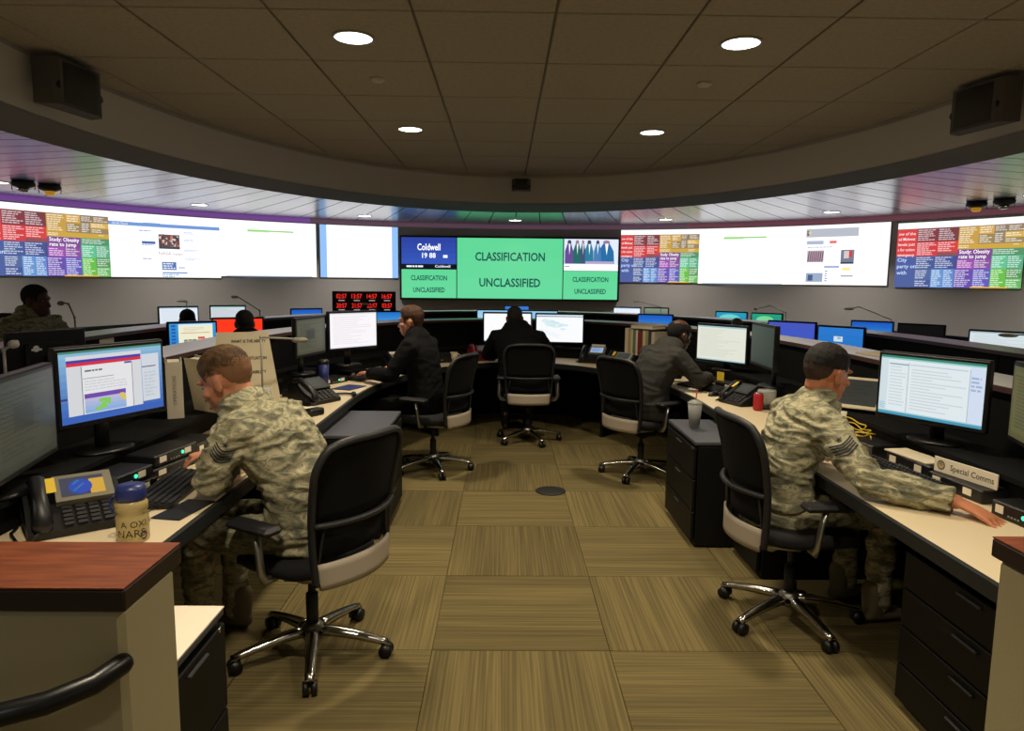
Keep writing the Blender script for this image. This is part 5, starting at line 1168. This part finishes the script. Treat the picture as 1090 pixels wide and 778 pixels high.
for k in range(5):
    q = MB(); pts = []; cx, cy = 1.74, 3.64; a0 = rn.random() * 6
    for j in range(16):
        a = a0 + j * .55; r = .05 + .08 * rn.random() + .005 * j; pts.append((cx - .06 + r * math.cos(a) * .72 + .008 * (k - 2), cy + r * 1.2 * math.sin(a), DZ + .012 + .03 * rn.random() + .022 * k))
    sm_ = []
    for j in range(len(pts) - 2):
        A, B, C_ = (Vector(v) for v in pts[j:j + 3])
        for u in (0, .33, .66): sm_.append(bez((A + B) / 2, B, (B + C_) / 2, u))
    q.tube(sm_, .0034, 6); q.build('yellow_cable', 'yellow_cable', t)
device('black switch box with green light beside the yellow cables', 1.71, 3.45, DZ, R_(-82), .22, .15, .07, True, 1)
device('black switch box under the cream folder at the near right desk', 1.768, 3.14, DZ, R_(-84), .30, .12, .06, False, 2)
device('black switch box with label behind the keyboard at the near right desk', 1.768, 2.80, DZ, R_(-84), .30, .12, .055, False, 2)
device('black switch box with green light at the right edge of the near right desk', 1.755, 2.42, DZ, R_(-84), .24, .12, .06, True, 2)
q = MB(); q.box((0, 0, .004), (.28, .12, .008), .002); o = q.build('folder', 'paper_tan', loc=(1.765, 3.16, DZ + .062), rot=R_(-82)); tag(o, 'cream folder lying on a switch box at the near right desk', 'folder')
t = thing('name_plate', 'white name plate reading Special Comms on the near right desk', 'name plate', (1.755, 2.80, DZ + .057), R_(-78), None)
q = MB(); q.box((0, 0, .032), (.31, .006, .064), .001); q.build('plate', 'paper', t); q = MB(); q.box((0, .02, .004), (.31, .04, .008)); q.build('foot', 'plastic_black', t)
im = Img(); im.text('Special Comms', .035, .020, .036, (60, 54, 46), 0, width=.21, bold=.01); im.build('lettering', lambda u, v, L=0: Vector((u, -.0034, v)), 'print', t); im = Img(); im.poly([(-.118 + .021 * math.cos(2 * PI * k / 20), .032 + .021 * math.sin(2 * PI * k / 20)) for k in range(20)], (120, 104, 76), 0); im.poly([(-.118 + .015 * math.cos(2 * PI * k / 20), .032 + .015 * math.sin(2 * PI * k / 20)) for k in range(20)], (196, 180, 140), 1); im.text('*', -.118, .014, .05, (110, 84, 60), 2)
im.build('seal', lambda u, v, L=0: Vector((u, -.0034 - .0003 * L, v)), 'print', t)
# --- rows beyond
t = thing('digital_clock', 'black panel of eight red digital world clocks on the second row shelf', 'clock', (-2.06, 9.46, 1.151), R_(12))
q = MB(); q.box((0, 0, .15), (.84, .05, .28), .006); q.build('panel', 'plastic_black', t)
for s in (-1, 1):
    q = MB(); q.box((s * .3, 0, .006), (.06, .10, .011), .003); q.build('foot', 'plastic_black', t)
for k, s in enumerate(('02:57', '13:57', '14:57', '16:57', '20:57', '21:57', '22:57', '03:57')):
    im = Img(); im.text(s, 0, 0, .085, (255, 44, 36), 0, width=.135, bold=.015); im.rect(-.04, -.035, .04, -.022, (150, 150, 150), 0)
    u0, v0 = -.30 + .20 * (k % 4), .195 - .125 * (k // 4)
    im.build('red_digits', lambda u, v, L=0, u0=u0, v0=v0: Vector((u0 + u, -.0262, v0 + v)), 'monitor_picture', t)
task_lamp('thin jointed lamp in front of the soldier at far left', -3.43, 5.32, 1.15, R_(60), [(.0, .14), (.07, .24), (.16, .25)], .025, 'plastic_grey', 'plastic_grey')
task_lamp('thin silver lamp post on the pale shelf at the left edge', -2.27, 2.93, 1.151, R_(100), [(.0, .14), (-.05, .17)], .02, 'plastic_silver', 'plastic_silver')
task_lamp('white T shaped task lamp at far left above the monitors', -3.98, 8.42, DZ, R_(90), [(.0, .56), (.02, .585)], .05, 'plastic_silver', 'white_plastic', 2.0)
task_lamp('white task lamp with long slanted arm behind the red monitor', -2.98, 8.05, 1.15, R_(75), [(.0, .08), (.30, .24)], .04)
task_lamp('white task lamp with slanted arm in front of the red clocks', -1.78, 9.22, 1.151, R_(75), [(.0, .03), (.22, .13)], .045)
task_lamp('thin task lamp beside the small white monitor right of the video wall', 2.15, 10.3, DZ, R_(75), [(.0, .50), (.34, .58)], .04)
task_lamp('thin arched task lamp above the aqua and green monitors', 3.55, 9.15, DZ, R_(70), [(.0, .48), (.2, .57), (.36, .53)], .03)
task_lamp('white task lamp with slanted arm near the right wall beside the switched off monitor', 4.30, 7.98, DZ, R_(60), [(.0, .46), (.34, .60), (.42, .58)], .05)
task_lamp('brown oval task lamp in front of the far right pale monitor', 4.60, 6.02, DZ, R_(62), [(.0, .43), (.25, .43)], .07, 'plastic_silver', 'paper_tan')
for k, (y, lb) in enumerate(((5.16, 'left one'), (5.58, 'right one'))):
    q = MB(); q.box((0, 0, 0), (.003, .20, .19)); o = q.build('pinned_sheet', 'paper', loc=(-3.346, y, 1.015)); tag(o, 'cream sheet pinned on the second row partition at left, ' + lb, 'paper', 'pinned sheets')
q = MB(); q.box((0, 0, .004), (.20, .28, .008), .002); o = q.build('folder', 'paper_tan', loc=(2.27, 4.42, 1.151), rot=R_(8)); tag(o, 'cream folder on the pale shelf above the near right monitor', 'folder')
t = thing('shelf_dome', 'small grey dome shaped loudspeaker among the right hand monitors', 'loudspeaker', (2.62, 8.30, DZ + .001)); q = MB(); q.cyl((0, 0, 0), (0, 0, .34), .012, n=10); q.lathe([(.001, 0), (.06, 0), (.06, .01), (.001, .01)], 18); q.build('stand', 'plastic_dark', t); q = MB(); q.ell((0, 0, .38), (.07, .05, .07), n=18, m=10); q.build('dome', 'plastic_grey', t)
